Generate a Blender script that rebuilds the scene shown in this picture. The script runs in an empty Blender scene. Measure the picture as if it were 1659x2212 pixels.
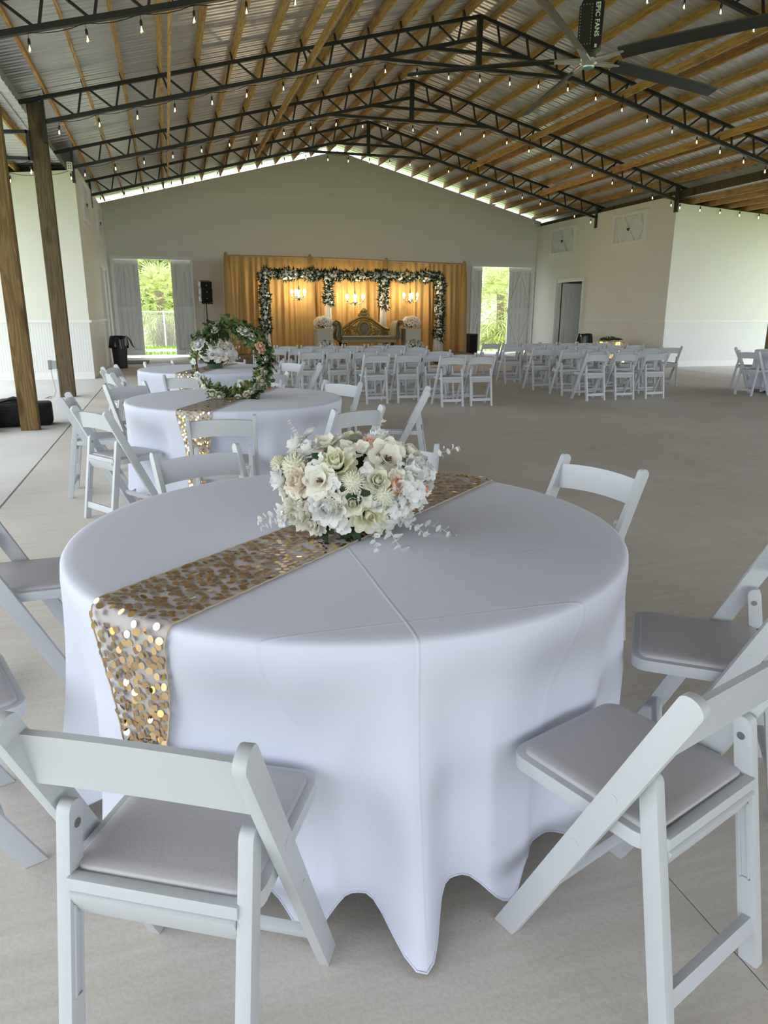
import bpy, bmesh, math, random
from math import sin, cos, pi, radians, sqrt, atan2, hypot
from mathutils import Vector, Matrix, Euler

C = bpy.context.scene.collection
SC = bpy.context.scene

# ---------------------------------------------------------------- camera
CAM_H, CAM_F, PITCH, YAW, ROLL = 1.3662, 1545.4, -0.2709, 0.2862, 0.0029
f_ = Vector((sin(YAW)*cos(PITCH), cos(YAW)*cos(PITCH), sin(PITCH)))
r_ = Vector((cos(YAW), -sin(YAW), 0))
u_ = r_.cross(f_)
r2 = cos(ROLL)*r_ + sin(ROLL)*u_
u2 = -sin(ROLL)*r_ + cos(ROLL)*u_
camd = bpy.data.cameras.new('camera')
camd.sensor_fit = 'VERTICAL'
camd.sensor_height = 36.0
camd.lens = 36.0*CAM_F/2212.0
camd.clip_start = 0.05
camd.clip_end = 400
cam = bpy.data.objects.new('camera', camd)
C.objects.link(cam)
M = Matrix((r2, u2, -f_)).transposed().to_4x4()
M.translation = Vector((0, 0, CAM_H))
cam.matrix_world = M
SC.camera = cam

# ---------------------------------------------------------------- sky and exposure
w = bpy.data.worlds.new('overcast_sky')
SC.world = w
w.use_nodes = True
bg = w.node_tree.nodes['Background']
bg.inputs[0].default_value = (0.86, 0.93, 1.0, 1)
bg.inputs[1].default_value = 1.25
SC.view_settings.view_transform = 'Standard'
SC.view_settings.look = 'None'
SC.view_settings.exposure = 1.68
SC.view_settings.gamma = 1.0
SC.view_settings.use_curve_mapping = False
SC.cycles.use_denoising = True
SC.cycles.max_bounces = 8
SC.cycles.diffuse_bounces = 5
SC.cycles.glossy_bounces = 3
SC.cycles.transmission_bounces = 4
SC.cycles.transparent_max_bounces = 8
SC.cycles.sample_clamp_indirect = 6.0
SC.cycles.caustics_reflective = False
SC.cycles.caustics_refractive = False

# ---------------------------------------------------------------- dimensions of the hall
S = 3.6576                       # bay spacing
TY = {k: 13.02 + S*(k-2) for k in range(-6, 5)}
XR = 5.52                        # ridge
SL = 0.2514                      # roof slope
YW = 24.05                       # far gable wall, inner face
XL_W, XR_W = -1.56, 12.61        # inner faces of the side rooms
YF = 16.66                       # fronts of the side rooms
Y_START, Y_END = -13.0, 24.28  # roof lengthened out of view behind the camera to cut light from there
Z_CH = 6.29                      # top of top chord at the ridge
def ztop(x): return Z_CH - SL*abs(x-XR)
def zbot(x): return 5.93 - SL*abs(x-XR)

# ---------------------------------------------------------------- helpers
def tag(o, label=None, cat=None, group=None, kind=None):
    if label: o['label'] = label
    if cat: o['category'] = cat
    if group: o['group'] = group
    if kind: o['kind'] = kind
    return o

def thing(name, label, cat, loc=(0, 0, 0), rz=0.0, group=None, kind=None):
    o = bpy.data.objects.new(name, None)
    o.empty_display_size = 0.1
    C.objects.link(o)
    o.location = loc
    o.rotation_euler = (0, 0, rz)
    return tag(o, label, cat, group, kind)

def link(name, me, parent=None, loc=None, rot=None, scl=None):
    o = bpy.data.objects.new(name, me)
    C.objects.link(o)
    if parent is not None: o.parent = parent
    if loc is not None: o.location = loc
    if rot is not None: o.rotation_euler = rot
    if scl is not None: o.scale = scl if hasattr(scl, '__len__') else (scl, scl, scl)
    return o

def children(o):
    return KIDS.get(o.name, [])
KIDS = {}

class MB:
    """collects shapes, built as one mesh"""
    def __init__(s): s.v = []; s.f = []; s.m = []
    def add(s, vs, fs, mi=0):
        n = len(s.v); s.v += [tuple(p) for p in vs]
        s.f += [tuple(i+n for i in q) for q in fs]; s.m += [mi]*len(fs)
        return s
    def box(s, c, d, rot=None, mi=0):
        x, y, z = d[0]/2, d[1]/2, d[2]/2
        vs = [Vector(p) for p in ((-x,-y,-z),(x,-y,-z),(x,y,-z),(-x,y,-z),(-x,-y,z),(x,-y,z),(x,y,z),(-x,y,z))]
        if rot is not None:
            R = rot if isinstance(rot, Matrix) else Euler(rot).to_matrix()
            vs = [R @ p for p in vs]
        c = Vector(c)
        return s.add([p+c for p in vs], [(0,3,2,1),(4,5,6,7),(0,1,5,4),(1,2,6,5),(2,3,7,6),(3,0,4,7)], mi)
    def bar(s, a, b, w, h, up=(0, 0, 1), mi=0):
        a, b = Vector(a), Vector(b); d = (b-a); L = d.length; d.normalize()
        upv = Vector(up); x = d.cross(upv)
        if x.length < 1e-5: x = d.cross(Vector((1, 0, 0)))
        x.normalize(); z = x.cross(d)
        R = Matrix((x, d, z)).transposed()
        return s.box((a+b)/2, (w, L, h), R, mi)
    def tube(s, pts, r, n=8, cap=True, mi=0):
        pts = [Vector(p) for p in pts]; rs = r if hasattr(r, '__len__') else [r]*len(pts)
        vs = []; fs = []; prev = None
        for i, p in enumerate(pts):
            d = (pts[min(i+1, len(pts)-1)]-pts[max(i-1, 0)])
            if d.length < 1e-9: d = Vector((0, 0, 1))
            d.normalize()
            if prev is None:
                a = d.orthogonal().normalized()
            else:
                a = prev - d*prev.dot(d)
                if a.length < 1e-6: a = d.orthogonal()
                a.normalize()
            prev = a; b = d.cross(a)
            for k in range(n):
                t = 2*pi*k/n
                vs.append(p + (a*cos(t)+b*sin(t))*rs[i])
        for i in range(len(pts)-1):
            for k in range(n):
                k2 = (k+1) % n
                fs.append((i*n+k, i*n+k2, (i+1)*n+k2, (i+1)*n+k))
        if cap:
            fs.append(tuple(reversed(range(n)))); fs.append(tuple((len(pts)-1)*n+k for k in range(n)))
        return s.add(vs, fs, mi)
    def lathe(s, prof, n=16, c=(0, 0, 0), mi=0, cap=True):
        vs = []; fs = []; c = Vector(c)
        for r, z in prof:
            for k in range(n):
                t = 2*pi*k/n; vs.append(c+Vector((r*cos(t), r*sin(t), z)))
        for i in range(len(prof)-1):
            for k in range(n):
                k2 = (k+1) % n; fs.append((i*n+k, i*n+k2, (i+1)*n+k2, (i+1)*n+k))
        if cap:
            if prof[0][0] > 1e-6: fs.append(tuple(reversed(range(n))))
            if prof[-1][0] > 1e-6: fs.append(tuple((len(prof)-1)*n+k for k in range(n)))
        return s.add(vs, fs, mi)
    def prism(s, poly, a, b, axis='y', mi=0):
        """poly of 2D points extruded from a to b along axis: y -> (x,z), x -> (y,z), z -> (x,y)"""
        def P(p, t):
            return {'y': (p[0], t, p[1]), 'x': (t, p[0], p[1]), 'z': (p[0], p[1], t)}[axis]
        n = len(poly)
        vs = [P(p, a) for p in poly]+[P(p, b) for p in poly]
        fs = [tuple(range(n)), tuple(reversed(range(n, 2*n)))]+[(i, i+n, (i+1) % n+n, (i+1) % n) for i in range(n)]
        return s.add(vs, fs, mi)
    def ellipsoid(s, c, r, nu=12, nv=8, mi=0):
        vs = []; fs = []
        for j in range(nv+1):
            ph = pi*j/nv
            for i in range(nu):
                t = 2*pi*i/nu
                vs.append((c[0]+r[0]*sin(ph)*cos(t), c[1]+r[1]*sin(ph)*sin(t), c[2]+r[2]*cos(ph)))
        for j in range(nv):
            for i in range(nu):
                i2 = (i+1) % nu; fs.append((j*nu+i, (j+1)*nu+i, (j+1)*nu+i2, j*nu+i2))
        return s.add(vs, fs, mi)
    def grid(s, P, nu, nv, mi=0, flip=False):
        vs = [P(i, j) for j in range(nv) for i in range(nu)]
        fs = []
        for j in range(nv-1):
            for i in range(nu-1):
                q = (j*nu+i, j*nu+i+1, (j+1)*nu+i+1, (j+1)*nu+i)
                fs.append(tuple(reversed(q)) if flip else q)
        return s.add(vs, fs, mi)
    def mesh(s, name, mat=None, smooth=None, fix=False, bevel=0, seg=2):
        me = bpy.data.meshes.new(name)
        me.from_pydata(s.v, [], s.f)
        for i, p in enumerate(me.polygons): p.material_index = s.m[i]
        if fix or bevel:
            bm = bmesh.new(); bm.from_mesh(me)
            if fix:
                bmesh.ops.remove_doubles(bm, verts=bm.verts, dist=1e-5)
            bmesh.ops.recalc_face_normals(bm, faces=bm.faces)
            if bevel:
                es = [e for e in bm.edges if len(e.link_faces) == 2 and e.calc_face_angle(0) > 0.6]
                bmesh.ops.bevel(bm, geom=es, offset=bevel, segments=seg, affect='EDGES', profile=0.7)
            bm.to_mesh(me); bm.free()
        for mt in (mat if isinstance(mat, (list, tuple)) else [mat]):
            if mt is not None: me.materials.append(mt)
        if smooth is not None:
            me.polygons.foreach_set('use_smooth', [True]*len(me.polygons))
            if smooth < 179:
                me.set_sharp_from_angle(angle=radians(smooth))
        me.update()
        return me
    def build(s, name, mat=None, parent=None, smooth=None, loc=None, rot=None, **k):
        return link(name, s.mesh(name, mat, smooth, **k), parent, loc, rot)

def copy_tree(o, name=None, parent=None):
    c = o.copy(); C.objects.link(c); c.parent = parent
    for ch in TREE.get(o, []):
        copy_tree(ch, None, c)
    return c
TREE = {}
def remember(o):
    """note the children of a prototype (thing > part > sub-part) for copying"""
    for x in bpy.data.objects:
        if x.parent is not None:
            TREE.setdefault(x.parent, [])
    TREE[o] = [x for x in bpy.data.objects if x.parent == o]
    for p in TREE[o]:
        TREE[p] = [x for x in bpy.data.objects if x.parent == p]

def ordinal(n): return ['first', 'second', 'third', 'fourth', 'fifth', 'sixth', 'seventh', 'eighth', 'ninth', 'tenth', 'eleventh', 'twelfth', 'thirteenth'][n]
# ---------------------------------------------------------------- materials
def new_mat(name):
    m = bpy.data.materials.new(name); m.use_nodes = True
    nt = m.node_tree; b = nt.nodes['Principled BSDF']
    return m, nt, b
def N(nt, t, **k):
    n = nt.nodes.new(t)
    for a, v in k.items(): setattr(n, a, v)
    return n
def plain(name, col, rough=0.5, metal=0.0, spec=0.5, bump=0.0, bscale=60, var=0.0, vscale=6.0, sheen=0.0, coat=0.0):
    m, nt, b = new_mat(name)
    b.inputs['Base Color'].default_value = (*col, 1)
    b.inputs['Roughness'].default_value = rough
    b.inputs['Metallic'].default_value = metal
    b.inputs['Specular IOR Level'].default_value = spec
    if sheen: b.inputs['Sheen Weight'].default_value = sheen
    if coat: b.inputs['Coat Weight'].default_value = coat
    if var or bump:
        tc = N(nt, 'ShaderNodeTexCoord')
    if var:
        no = N(nt, 'ShaderNodeTexNoise'); no.inputs['Scale'].default_value = vscale; no.inputs['Detail'].default_value = 4
        nt.links.new(tc.outputs['Object'], no.inputs['Vector'])
        mx = N(nt, 'ShaderNodeMix', data_type='RGBA')
        mx.inputs['A'].default_value = (*[c*(1-var) for c in col], 1)
        mx.inputs['B'].default_value = (*[min(1, c*(1+var)) for c in col], 1)
        nt.links.new(no.outputs['Fac'], mx.inputs['Factor']); nt.links.new(mx.outputs['Result'], b.inputs['Base Color'])
    if bump:
        n2 = N(nt, 'ShaderNodeTexNoise'); n2.inputs['Scale'].default_value = bscale; n2.inputs['Detail'].default_value = 6
        nt.links.new(tc.outputs['Object'], n2.inputs['Vector'])
        bp = N(nt, 'ShaderNodeBump'); bp.inputs['Strength'].default_value = bump; bp.inputs['Distance'].default_value = 0.01
        nt.links.new(n2.outputs['Fac'], bp.inputs['Height']); nt.links.new(bp.outputs['Normal'], b.inputs['Normal'])
    return m
def ramp(nt, stops):
    r = N(nt, 'ShaderNodeValToRGB'); e = r.color_ramp.elements
    while len(e) < len(stops): e.new(0.5)
    for i, (p, c) in enumerate(stops): e[i].position = p; e[i].color = (*c, 1)
    return r
def wood_mat(name, c0, c1, c2, axis=1, scale=1.0, rough=0.75, knots=0.5):
    """planed softwood: grain stretched along one axis, knots"""
    m, nt, b = new_mat(name); L = nt.links.new
    tc = N(nt, 'ShaderNodeTexCoord'); mp = N(nt, 'ShaderNodeMapping')
    sc = [14*scale]*3; sc[axis] = 0.9*scale; mp.inputs['Scale'].default_value = sc
    oi = N(nt, 'ShaderNodeObjectInfo'); va = N(nt, 'ShaderNodeVectorMath', operation='ADD')
    vs = N(nt, 'ShaderNodeVectorMath', operation='SCALE'); vs.inputs['Scale'].default_value = 37.0
    cx = N(nt, 'ShaderNodeCombineXYZ')
    for i in range(3): L(oi.outputs['Random'], cx.inputs[i])
    L(cx.outputs[0], vs.inputs[0]); L(tc.outputs['Object'], va.inputs[0]); L(vs.outputs[0], va.inputs[1]); L(va.outputs[0], mp.inputs[0])
    no = N(nt, 'ShaderNodeTexNoise'); no.inputs['Scale'].default_value = 1.6; no.inputs['Detail'].default_value = 5; no.inputs['Distortion'].default_value = 1.2
    L(mp.outputs[0], no.inputs['Vector'])
    wv = N(nt, 'ShaderNodeMath', operation='SINE'); mu = N(nt, 'ShaderNodeMath', operation='MULTIPLY'); mu.inputs[1].default_value = 26
    L(no.outputs['Fac'], mu.inputs[0]); L(mu.outputs[0], wv.inputs[0])
    ad = N(nt, 'ShaderNodeMath', operation='MULTIPLY_ADD'); ad.inputs[1].default_value = 0.28; ad.inputs[2].default_value = 0.5
    L(wv.outputs[0], ad.inputs[0])
    cr = ramp(nt, [(0.15, c0), (0.55, c1), (0.9, c2)]); L(ad.outputs[0], cr.inputs[0])
    # knots
    mk = N(nt, 'ShaderNodeMapping'); s2 = [4.2*scale]*3; s2[axis] = 1.5*scale; mk.inputs['Scale'].default_value = s2
    L(va.outputs[0], mk.inputs[0])
    vo = N(nt, 'ShaderNodeTexVoronoi'); vo.inputs['Scale'].default_value = 1.0; L(mk.outputs[0], vo.inputs['Vector'])
    kr = ramp(nt, [(0.0, (1, 1, 1)), (0.15, (0.75, 0.75, 0.75)), (0.26, (0, 0, 0))]); L(vo.outputs['Distance'], kr.inputs[0])
    km = N(nt, 'ShaderNodeMath', operation='MULTIPLY'); km.inputs[1].default_value = knots; L(kr.outputs[0], km.inputs[0])
    mx = N(nt, 'ShaderNodeMix', data_type='RGBA'); L(km.outputs[0], mx.inputs['Factor']); L(cr.outputs[0], mx.inputs['A'])
    mx.inputs['B'].default_value = (c0[0]*.35, c0[1]*.28, c0[2]*.22, 1)
    # board to board tone
    tv = N(nt, 'ShaderNodeMapRange'); tv.inputs['To Min'].default_value = 0.82; tv.inputs['To Max'].default_value = 1.12; L(oi.outputs['Random'], tv.inputs['Value'])
    hs = N(nt, 'ShaderNodeHueSaturation'); L(mx.outputs['Result'], hs.inputs['Color']); L(tv.outputs[0], hs.inputs['Value'])
    L(hs.outputs[0], b.inputs['Base Color'])
    b.inputs['Roughness'].default_value = rough; b.inputs['Specular IOR Level'].default_value = 0.25
    bp = N(nt, 'ShaderNodeBump'); bp.inputs['Strength'].default_value = 0.25; bp.inputs['Distance'].default_value = 0.004
    L(ad.outputs[0], bp.inputs['Height']); L(bp.outputs[0], b.inputs['Normal'])
    return m
def concrete_mat(name, col, dark, stain=0.25, rough=0.8):
    m, nt, b = new_mat(name); L = nt.links.new
    tc = N(nt, 'ShaderNodeTexCoord'); geo = N(nt, 'ShaderNodeNewGeometry')
    n1 = N(nt, 'ShaderNodeTexNoise'); n1.inputs['Scale'].default_value = 0.55; n1.inputs['Detail'].default_value = 8; n1.inputs['Roughness'].default_value = 0.65
    n2 = N(nt, 'ShaderNodeTexNoise'); n2.inputs['Scale'].default_value = 90; n2.inputs['Detail'].default_value = 4
    n3 = N(nt, 'ShaderNodeTexVoronoi'); n3.inputs['Scale'].default_value = 24
    mp = N(nt, 'ShaderNodeMapping'); mp.inputs['Rotation'].default_value = (0, 0, 0.5); mp.inputs['Scale'].default_value = (1.0, 14, 1)
    n4 = N(nt, 'ShaderNodeTexNoise'); n4.inputs['Scale'].default_value = 2.2; n4.inputs['Detail'].default_value = 6
    L(geo.outputs['Position'], mp.inputs[0]); L(mp.outputs[0], n4.inputs['Vector'])
    for n in (n1, n2, n3): L(geo.outputs['Position'], n.inputs['Vector'])
    r1 = ramp(nt, [(0.30, dark), (0.66, col)]); L(n1.outputs['Fac'], r1.inputs[0])
    m1 = N(nt, 'ShaderNodeMix', data_type='RGBA', blend_type='OVERLAY'); m1.inputs['Factor'].default_value = stain
    L(r1.outputs[0], m1.inputs['A']); L(n4.outputs['Fac'], m1.inputs['B'])
    m2 = N(nt, 'ShaderNodeMix', data_type='RGBA', blend_type='MULTIPLY'); m2.inputs['Factor'].default_value = 0.35
    r2_ = ramp(nt, [(0.25, (0.72, 0.72, 0.72)), (0.6, (1, 1, 1))]); L(n2.outputs['Fac'], r2_.inputs[0])
    L(m1.outputs['Result'], m2.inputs['A']); L(r2_.outputs[0], m2.inputs['B'])
    # little dark pits
    r3 = ramp(nt, [(0.03, (0.45, 0.42, 0.38)), (0.075, (1, 1, 1))]); L(n3.outputs['Distance'], r3.inputs[0])
    n5 = N(nt, 'ShaderNodeTexNoise'); n5.inputs['Scale'].default_value = 2.0; L(geo.outputs['Position'], n5.inputs['Vector'])
    r5 = ramp(nt, [(0.52, (0, 0, 0)), (0.62, (1, 1, 1))]); L(n5.outputs['Fac'], r5.inputs[0])
    m3 = N(nt, 'ShaderNodeMix', data_type='RGBA', blend_type='MULTIPLY'); L(r5.outputs[0], m3.inputs['Factor'])
    L(m2.outputs['Result'], m3.inputs['A']); L(r3.outputs[0], m3.inputs['B'])
    L(m3.outputs['Result'], b.inputs['Base Color'])
    b.inputs['Roughness'].default_value = rough; b.inputs['Specular IOR Level'].default_value = 0.3
    bp = N(nt, 'ShaderNodeBump'); bp.inputs['Strength'].default_value = 0.25; bp.inputs['Distance'].default_value = 0.003
    L(n2.outputs['Fac'], bp.inputs['Height']); L(bp.outputs[0], b.inputs['Normal'])
    return m
def emit_mat(name, col, strength, sample=False):
    m, nt, b = new_mat(name)
    b.inputs['Base Color'].default_value = (*col, 1)
    b.inputs['Emission Color'].default_value = (*col, 1); b.inputs['Emission Strength'].default_value = strength
    if not sample: m.cycles.emission_sampling = 'NONE'
    return m
def groove_mat(name, col, pitch, axis, rough=0.5, depth=0.004):
    """painted board with narrow vertical grooves"""
    m, nt, b = new_mat(name); L = nt.links.new
    geo = N(nt, 'ShaderNodeNewGeometry'); sp = N(nt, 'ShaderNodeSeparateXYZ'); L(geo.outputs['Position'], sp.inputs[0])
    d = N(nt, 'ShaderNodeMath', operation='DIVIDE'); d.inputs[1].default_value = pitch; L(sp.outputs[axis], d.inputs[0])
    fr = N(nt, 'ShaderNodeMath', operation='FRACT'); L(d.outputs[0], fr.inputs[0])
    r = ramp(nt, [(0.0, (0, 0, 0)), (0.10, (1, 1, 1)), (0.90, (1, 1, 1))]); e = r.color_ramp.elements.new(1.0); e.color = (0, 0, 0, 1)
    L(fr.outputs[0], r.inputs[0])
    bp = N(nt, 'ShaderNodeBump'); bp.inputs['Strength'].default_value = 1.0; bp.inputs['Distance'].default_value = depth
    L(r.outputs[0], bp.inputs['Height']); L(bp.outputs[0], b.inputs['Normal'])
    mx = N(nt, 'ShaderNodeMix', data_type='RGBA'); mx.inputs['A'].default_value = (*col, 1); mx.inputs['B'].default_value = (*col, 1)
    L(r.outputs[0], mx.inputs['Factor']); L(mx.outputs['Result'], b.inputs['Base Color'])
    b.inputs['Roughness'].default_value = rough
    return m
def cloth_mat():
    m, nt, b = new_mat('white_table_linen'); L = nt.links.new
    b.inputs['Base Color'].default_value = (0.66, 0.68, 0.80, 1); b.inputs['Roughness'].default_value = 0.62
    b.inputs['Sheen Weight'].default_value = 0.15; b.inputs['Specular IOR Level'].default_value = 0.3
    tc = N(nt, 'ShaderNodeTexCoord'); sp = N(nt, 'ShaderNodeSeparateXYZ'); L(tc.outputs['Object'], sp.inputs[0])
    # pressed creases of the folded cloth, local x and y
    hs = None
    dn = N(nt, 'ShaderNodeTexNoise'); dn.inputs['Scale'].default_value = 4; L(tc.outputs['Object'], dn.inputs['Vector'])
    for ax, pos, sg in ((0, -0.05, 1), (1, 0.10, 1), (1, -0.36, -.7), (1, -0.72, 1), (1, 0.52, .7)):
        sb = N(nt, 'ShaderNodeMath', operation='SUBTRACT'); sb.inputs[1].default_value = pos; L(sp.outputs[ax], sb.inputs[0])
        wb = N(nt, 'ShaderNodeMath', operation='MULTIPLY_ADD'); wb.inputs[1].default_value = 0.010; L(dn.outputs['Fac'], wb.inputs[0]); L(sb.outputs[0], wb.inputs[2])
        ab = N(nt, 'ShaderNodeMath', operation='ABSOLUTE'); L(wb.outputs[0], ab.inputs[0])
        mr = N(nt, 'ShaderNodeMapRange'); mr.inputs['From Min'].default_value = 0.0; mr.inputs['From Max'].default_value = 0.006
        mr.inputs['To Min'].default_value = sg; mr.inputs['To Max'].default_value = 0.0; mr.interpolation_type = 'SMOOTHSTEP'; L(ab.outputs[0], mr.inputs['Value'])
        if hs is None: hs = mr
        else:
            a = N(nt, 'ShaderNodeMath', operation='ADD'); L(hs.outputs[0], a.inputs[0]); L(mr.outputs[0], a.inputs[1]); hs = a
    wr = N(nt, 'ShaderNodeTexNoise'); wr.inputs['Scale'].default_value = 7; wr.inputs['Detail'].default_value = 5; wr.inputs['Distortion'].default_value = 1.5
    L(tc.outputs['Object'], wr.inputs['Vector'])
    ms = N(nt, 'ShaderNodeMath', operation='MULTIPLY_ADD'); ms.inputs[1].default_value = 1.1; L(wr.outputs['Fac'], ms.inputs[0]); L(hs.outputs[0], ms.inputs[2])
    bp = N(nt, 'ShaderNodeBump'); bp.inputs['Strength'].default_value = 0.7; bp.inputs['Distance'].default_value = 0.0016
    L(ms.outputs[0], bp.inputs['Height']); L(bp.outputs[0], b.inputs['Normal'])
    return m
def translucent(name, col, tr=0.4, rough=0.7, metal=0.0, sheen=0.3, streak=0):
    m, nt, b = new_mat(name); L = nt.links.new
    b.inputs['Base Color'].default_value = (*col, 1); b.inputs['Roughness'].default_value = rough; b.inputs['Sheen Weight'].default_value = sheen
    b.inputs['Metallic'].default_value = metal
    t = N(nt, 'ShaderNodeBsdfTranslucent'); t.inputs['Color'].default_value = (*col, 1)
    mx = N(nt, 'ShaderNodeMixShader'); mx.inputs[0].default_value = tr
    L(b.outputs[0], mx.inputs[1]); L(t.outputs[0], mx.inputs[2])
    L(mx.outputs[0], nt.nodes['Material Output'].inputs['Surface'])
    if streak:
        tc = N(nt, 'ShaderNodeTexCoord'); mp = N(nt, 'ShaderNodeMapping'); mp.inputs['Scale'].default_value = (60, 60, 4); L(tc.outputs['Object'], mp.inputs[0])
        no = N(nt, 'ShaderNodeTexNoise'); no.inputs['Scale'].default_value = 3; no.inputs['Detail'].default_value = 4; L(mp.outputs[0], no.inputs['Vector'])
        cr = ramp(nt, [(0.3, tuple(c*(1-streak) for c in col)), (0.7, tuple(min(1, c*(1+streak)) for c in col))]); L(no.outputs['Fac'], cr.inputs[0])
        L(cr.outputs[0], b.inputs['Base Color']); L(cr.outputs[0], t.inputs['Color'])
    return m
def leaf_mat(name, col, var=0.35, tr=0.25):
    m, nt, b = new_mat(name); L = nt.links.new
    geo = N(nt, 'ShaderNodeNewGeometry')
    cr = ramp(nt, [(0.0, tuple(c*(1-var) for c in col)), (1.0, tuple(min(1, c*(1+var)) for c in col))]); L(geo.outputs['Random Per Island'], cr.inputs[0])
    L(cr.outputs[0], b.inputs['Base Color']); b.inputs['Roughness'].default_value = 0.55; b.inputs['Specular IOR Level'].default_value = 0.3
    t = N(nt, 'ShaderNodeBsdfTranslucent'); L(cr.outputs[0], t.inputs['Color'])
    mx = N(nt, 'ShaderNodeMixShader'); mx.inputs[0].default_value = tr; L(b.outputs[0], mx.inputs[1]); L(t.outputs[0], mx.inputs[2])
    L(mx.outputs[0], nt.nodes['Material Output'].inputs['Surface'])
    return m
def glass_mat(name, col=(1, 1, 1), rough=0.0):
    m, nt, b = new_mat(name); b.inputs['Base Color'].default_value = (*col, 1); b.inputs['Transmission Weight'].default_value = 1
    b.inputs['Roughness'].default_value = rough; b.inputs['IOR'].default_value = 1.45
    return m

M_ = {}
M_['resin'] = plain('white_resin', (0.54, 0.56, 0.585), 0.42, bump=0.05, bscale=250)
M_['pad'] = plain('white_vinyl_pad', (0.50, 0.48, 0.505), 0.55, bump=0.08, bscale=160)
M_['screw'] = plain('zinc_screw', (0.35, 0.36, 0.38), 0.35, 0.9)
M_['linen'] = cloth_mat()
M_['table'] = plain('table_plastic', (0.6, 0.6, 0.6), 0.5)
M_['gold'] = plain('gold_sequin', (0.86, 0.60, 0.33), 0.16, 1.0)
def sheer(name, col, clear):
    m, nt, b = new_mat(name); L = nt.links.new
    b.inputs['Base Color'].default_value = (*col, 1); b.inputs['Roughness'].default_value = 0.8
    t = N(nt, 'ShaderNodeBsdfTransparent'); mx = N(nt, 'ShaderNodeMixShader'); mx.inputs[0].default_value = clear
    L(b.outputs[0], mx.inputs[1]); L(t.outputs[0], mx.inputs[2]); L(mx.outputs[0], nt.nodes['Material Output'].inputs['Surface'])
    return m
M_['net'] = sheer('blush_gold_netting', (0.70, 0.60, 0.54), 0.45)
M_['netedge'] = plain('gold_thread_edge', (0.55, 0.43, 0.29), 0.6, 0.1)
M_['steel'] = plain('black_painted_steel', (0.016, 0.016, 0.018), 0.42, 0.0, 0.5, var=0.3, vscale=20)
M_['lumber'] = wood_mat('pine_lumber', (0.40, 0.21, 0.075), (0.56, 0.32, 0.125), (0.66, 0.42, 0.19), axis=1)
M_['post'] = wood_mat('treated_post', (0.135, 0.08, 0.028), (0.20, 0.125, 0.048), (0.245, 0.162, 0.07), axis=2, scale=0.8, knots=0.8)
M_['post2'] = wood_mat('weathered_post', (0.075, 0.052, 0.028), (0.11, 0.078, 0.042), (0.14, 0.103, 0.06), axis=2, scale=0.8, knots=0.8)
M_['galv'] = plain('galvalume_sheet', (0.66, 0.665, 0.68), 0.34, 0.62, var=0.14, vscale=3)
M_['wall'] = plain('white_painted_wall', (0.75, 0.73, 0.67), 0.55, bump=0.06, bscale=30, var=0.03, vscale=2)
M_['trim'] = plain('white_trim_paint', (0.78, 0.78, 0.76), 0.4)
M_['bead'] = groove_mat('white_beadboard', (0.74, 0.74, 0.72), 0.052, 0)
M_['beady'] = groove_mat('white_beadboard_side', (0.70, 0.69, 0.65), 0.052, 1)
M_['doorw'] = plain('white_door_paint', (0.72, 0.74, 0.73), 0.5, var=0.03)
M_['conc'] = concrete_mat('polished_concrete', (0.77, 0.71, 0.64), (0.61, 0.56, 0.495))
M_['conc2'] = concrete_mat('pale_broom_concrete', (0.80, 0.785, 0.75), (0.68, 0.66, 0.62), 0.25, 0.85)
M_['joint'] = plain('joint_bed', (0.26, 0.24, 0.21), 0.9)
M_['black'] = plain('black_plastic', (0.012, 0.012, 0.013), 0.45)
M_['blackcloth'] = plain('black_fabric', (0.010, 0.010, 0.013), 0.85)
M_['blacksheet'] = plain('black_bin_liner', (0.008, 0.009, 0.014), 0.18)
M_['chrome'] = plain('chrome', (0.7, 0.7, 0.72), 0.15, 1.0)
M_['alum'] = plain('cast_aluminium', (0.62, 0.63, 0.63), 0.35, 0.9)
M_['blade'] = plain('dark_fan_blade', (0.05, 0.05, 0.048), 0.4, 0.3)
M_['white'] = plain('white_plastic', (0.75, 0.75, 0.75), 0.4)
M_['print'] = plain('white_print', (0.85, 0.85, 0.85), 0.5)
M_['teal'] = plain('teal_badge', (0.10, 0.32, 0.30), 0.4)
M_['cord'] = plain('black_cord', (0.01, 0.01, 0.01), 0.5)
M_['bulbg'] = glass_mat('clear_bulb_glass')
def thin_pane():
    m, nt, b = new_mat('clear_window_pane'); L = nt.links.new
    t = N(nt, 'ShaderNodeBsdfTransparent'); gl = N(nt, 'ShaderNodeBsdfGlossy'); gl.inputs['Roughness'].default_value = 0.02
    mx = N(nt, 'ShaderNodeMixShader'); mx.inputs[0].default_value = 0.06
    L(t.outputs[0], mx.inputs[1]); L(gl.outputs[0], mx.inputs[2]); L(mx.outputs[0], nt.nodes['Material Output'].inputs['Surface'])
    return m
M_['pane'] = thin_pane()
M_['filament'] = emit_mat('glowing_filament', (1.0, 0.55, 0.24), 7.0)
M_['flame'] = emit_mat('chandelier_lamp', (1.0, 0.80, 0.50), 60.0, True)
M_['curtain'] = translucent('gold_drape', (0.56, 0.35, 0.12), 0.30, 0.5, 0.0, 0.4, 0.12)
M_['goldwood'] = plain('antique_gold_carving', (0.20, 0.145, 0.05), 0.4, 0.45, var=0.35, vscale=25, bump=0.3, bscale=40)
M_['velvet'] = plain('khaki_upholstery', (0.155, 0.13, 0.08), 0.75, sheen=0.3)
M_['brown'] = plain('brown_carpet', (0.20, 0.135, 0.085), 0.95, bump=0.3, bscale=200)
M_['drapew'] = translucent('white_sheer', (0.72, 0.70, 0.64), 0.3)
M_['greyrug'] = plain('grey_mat', (0.10, 0.10, 0.105), 0.95)
M_['greybox'] = plain('grey_electric_box', (0.33, 0.34, 0.35), 0.5)
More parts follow.
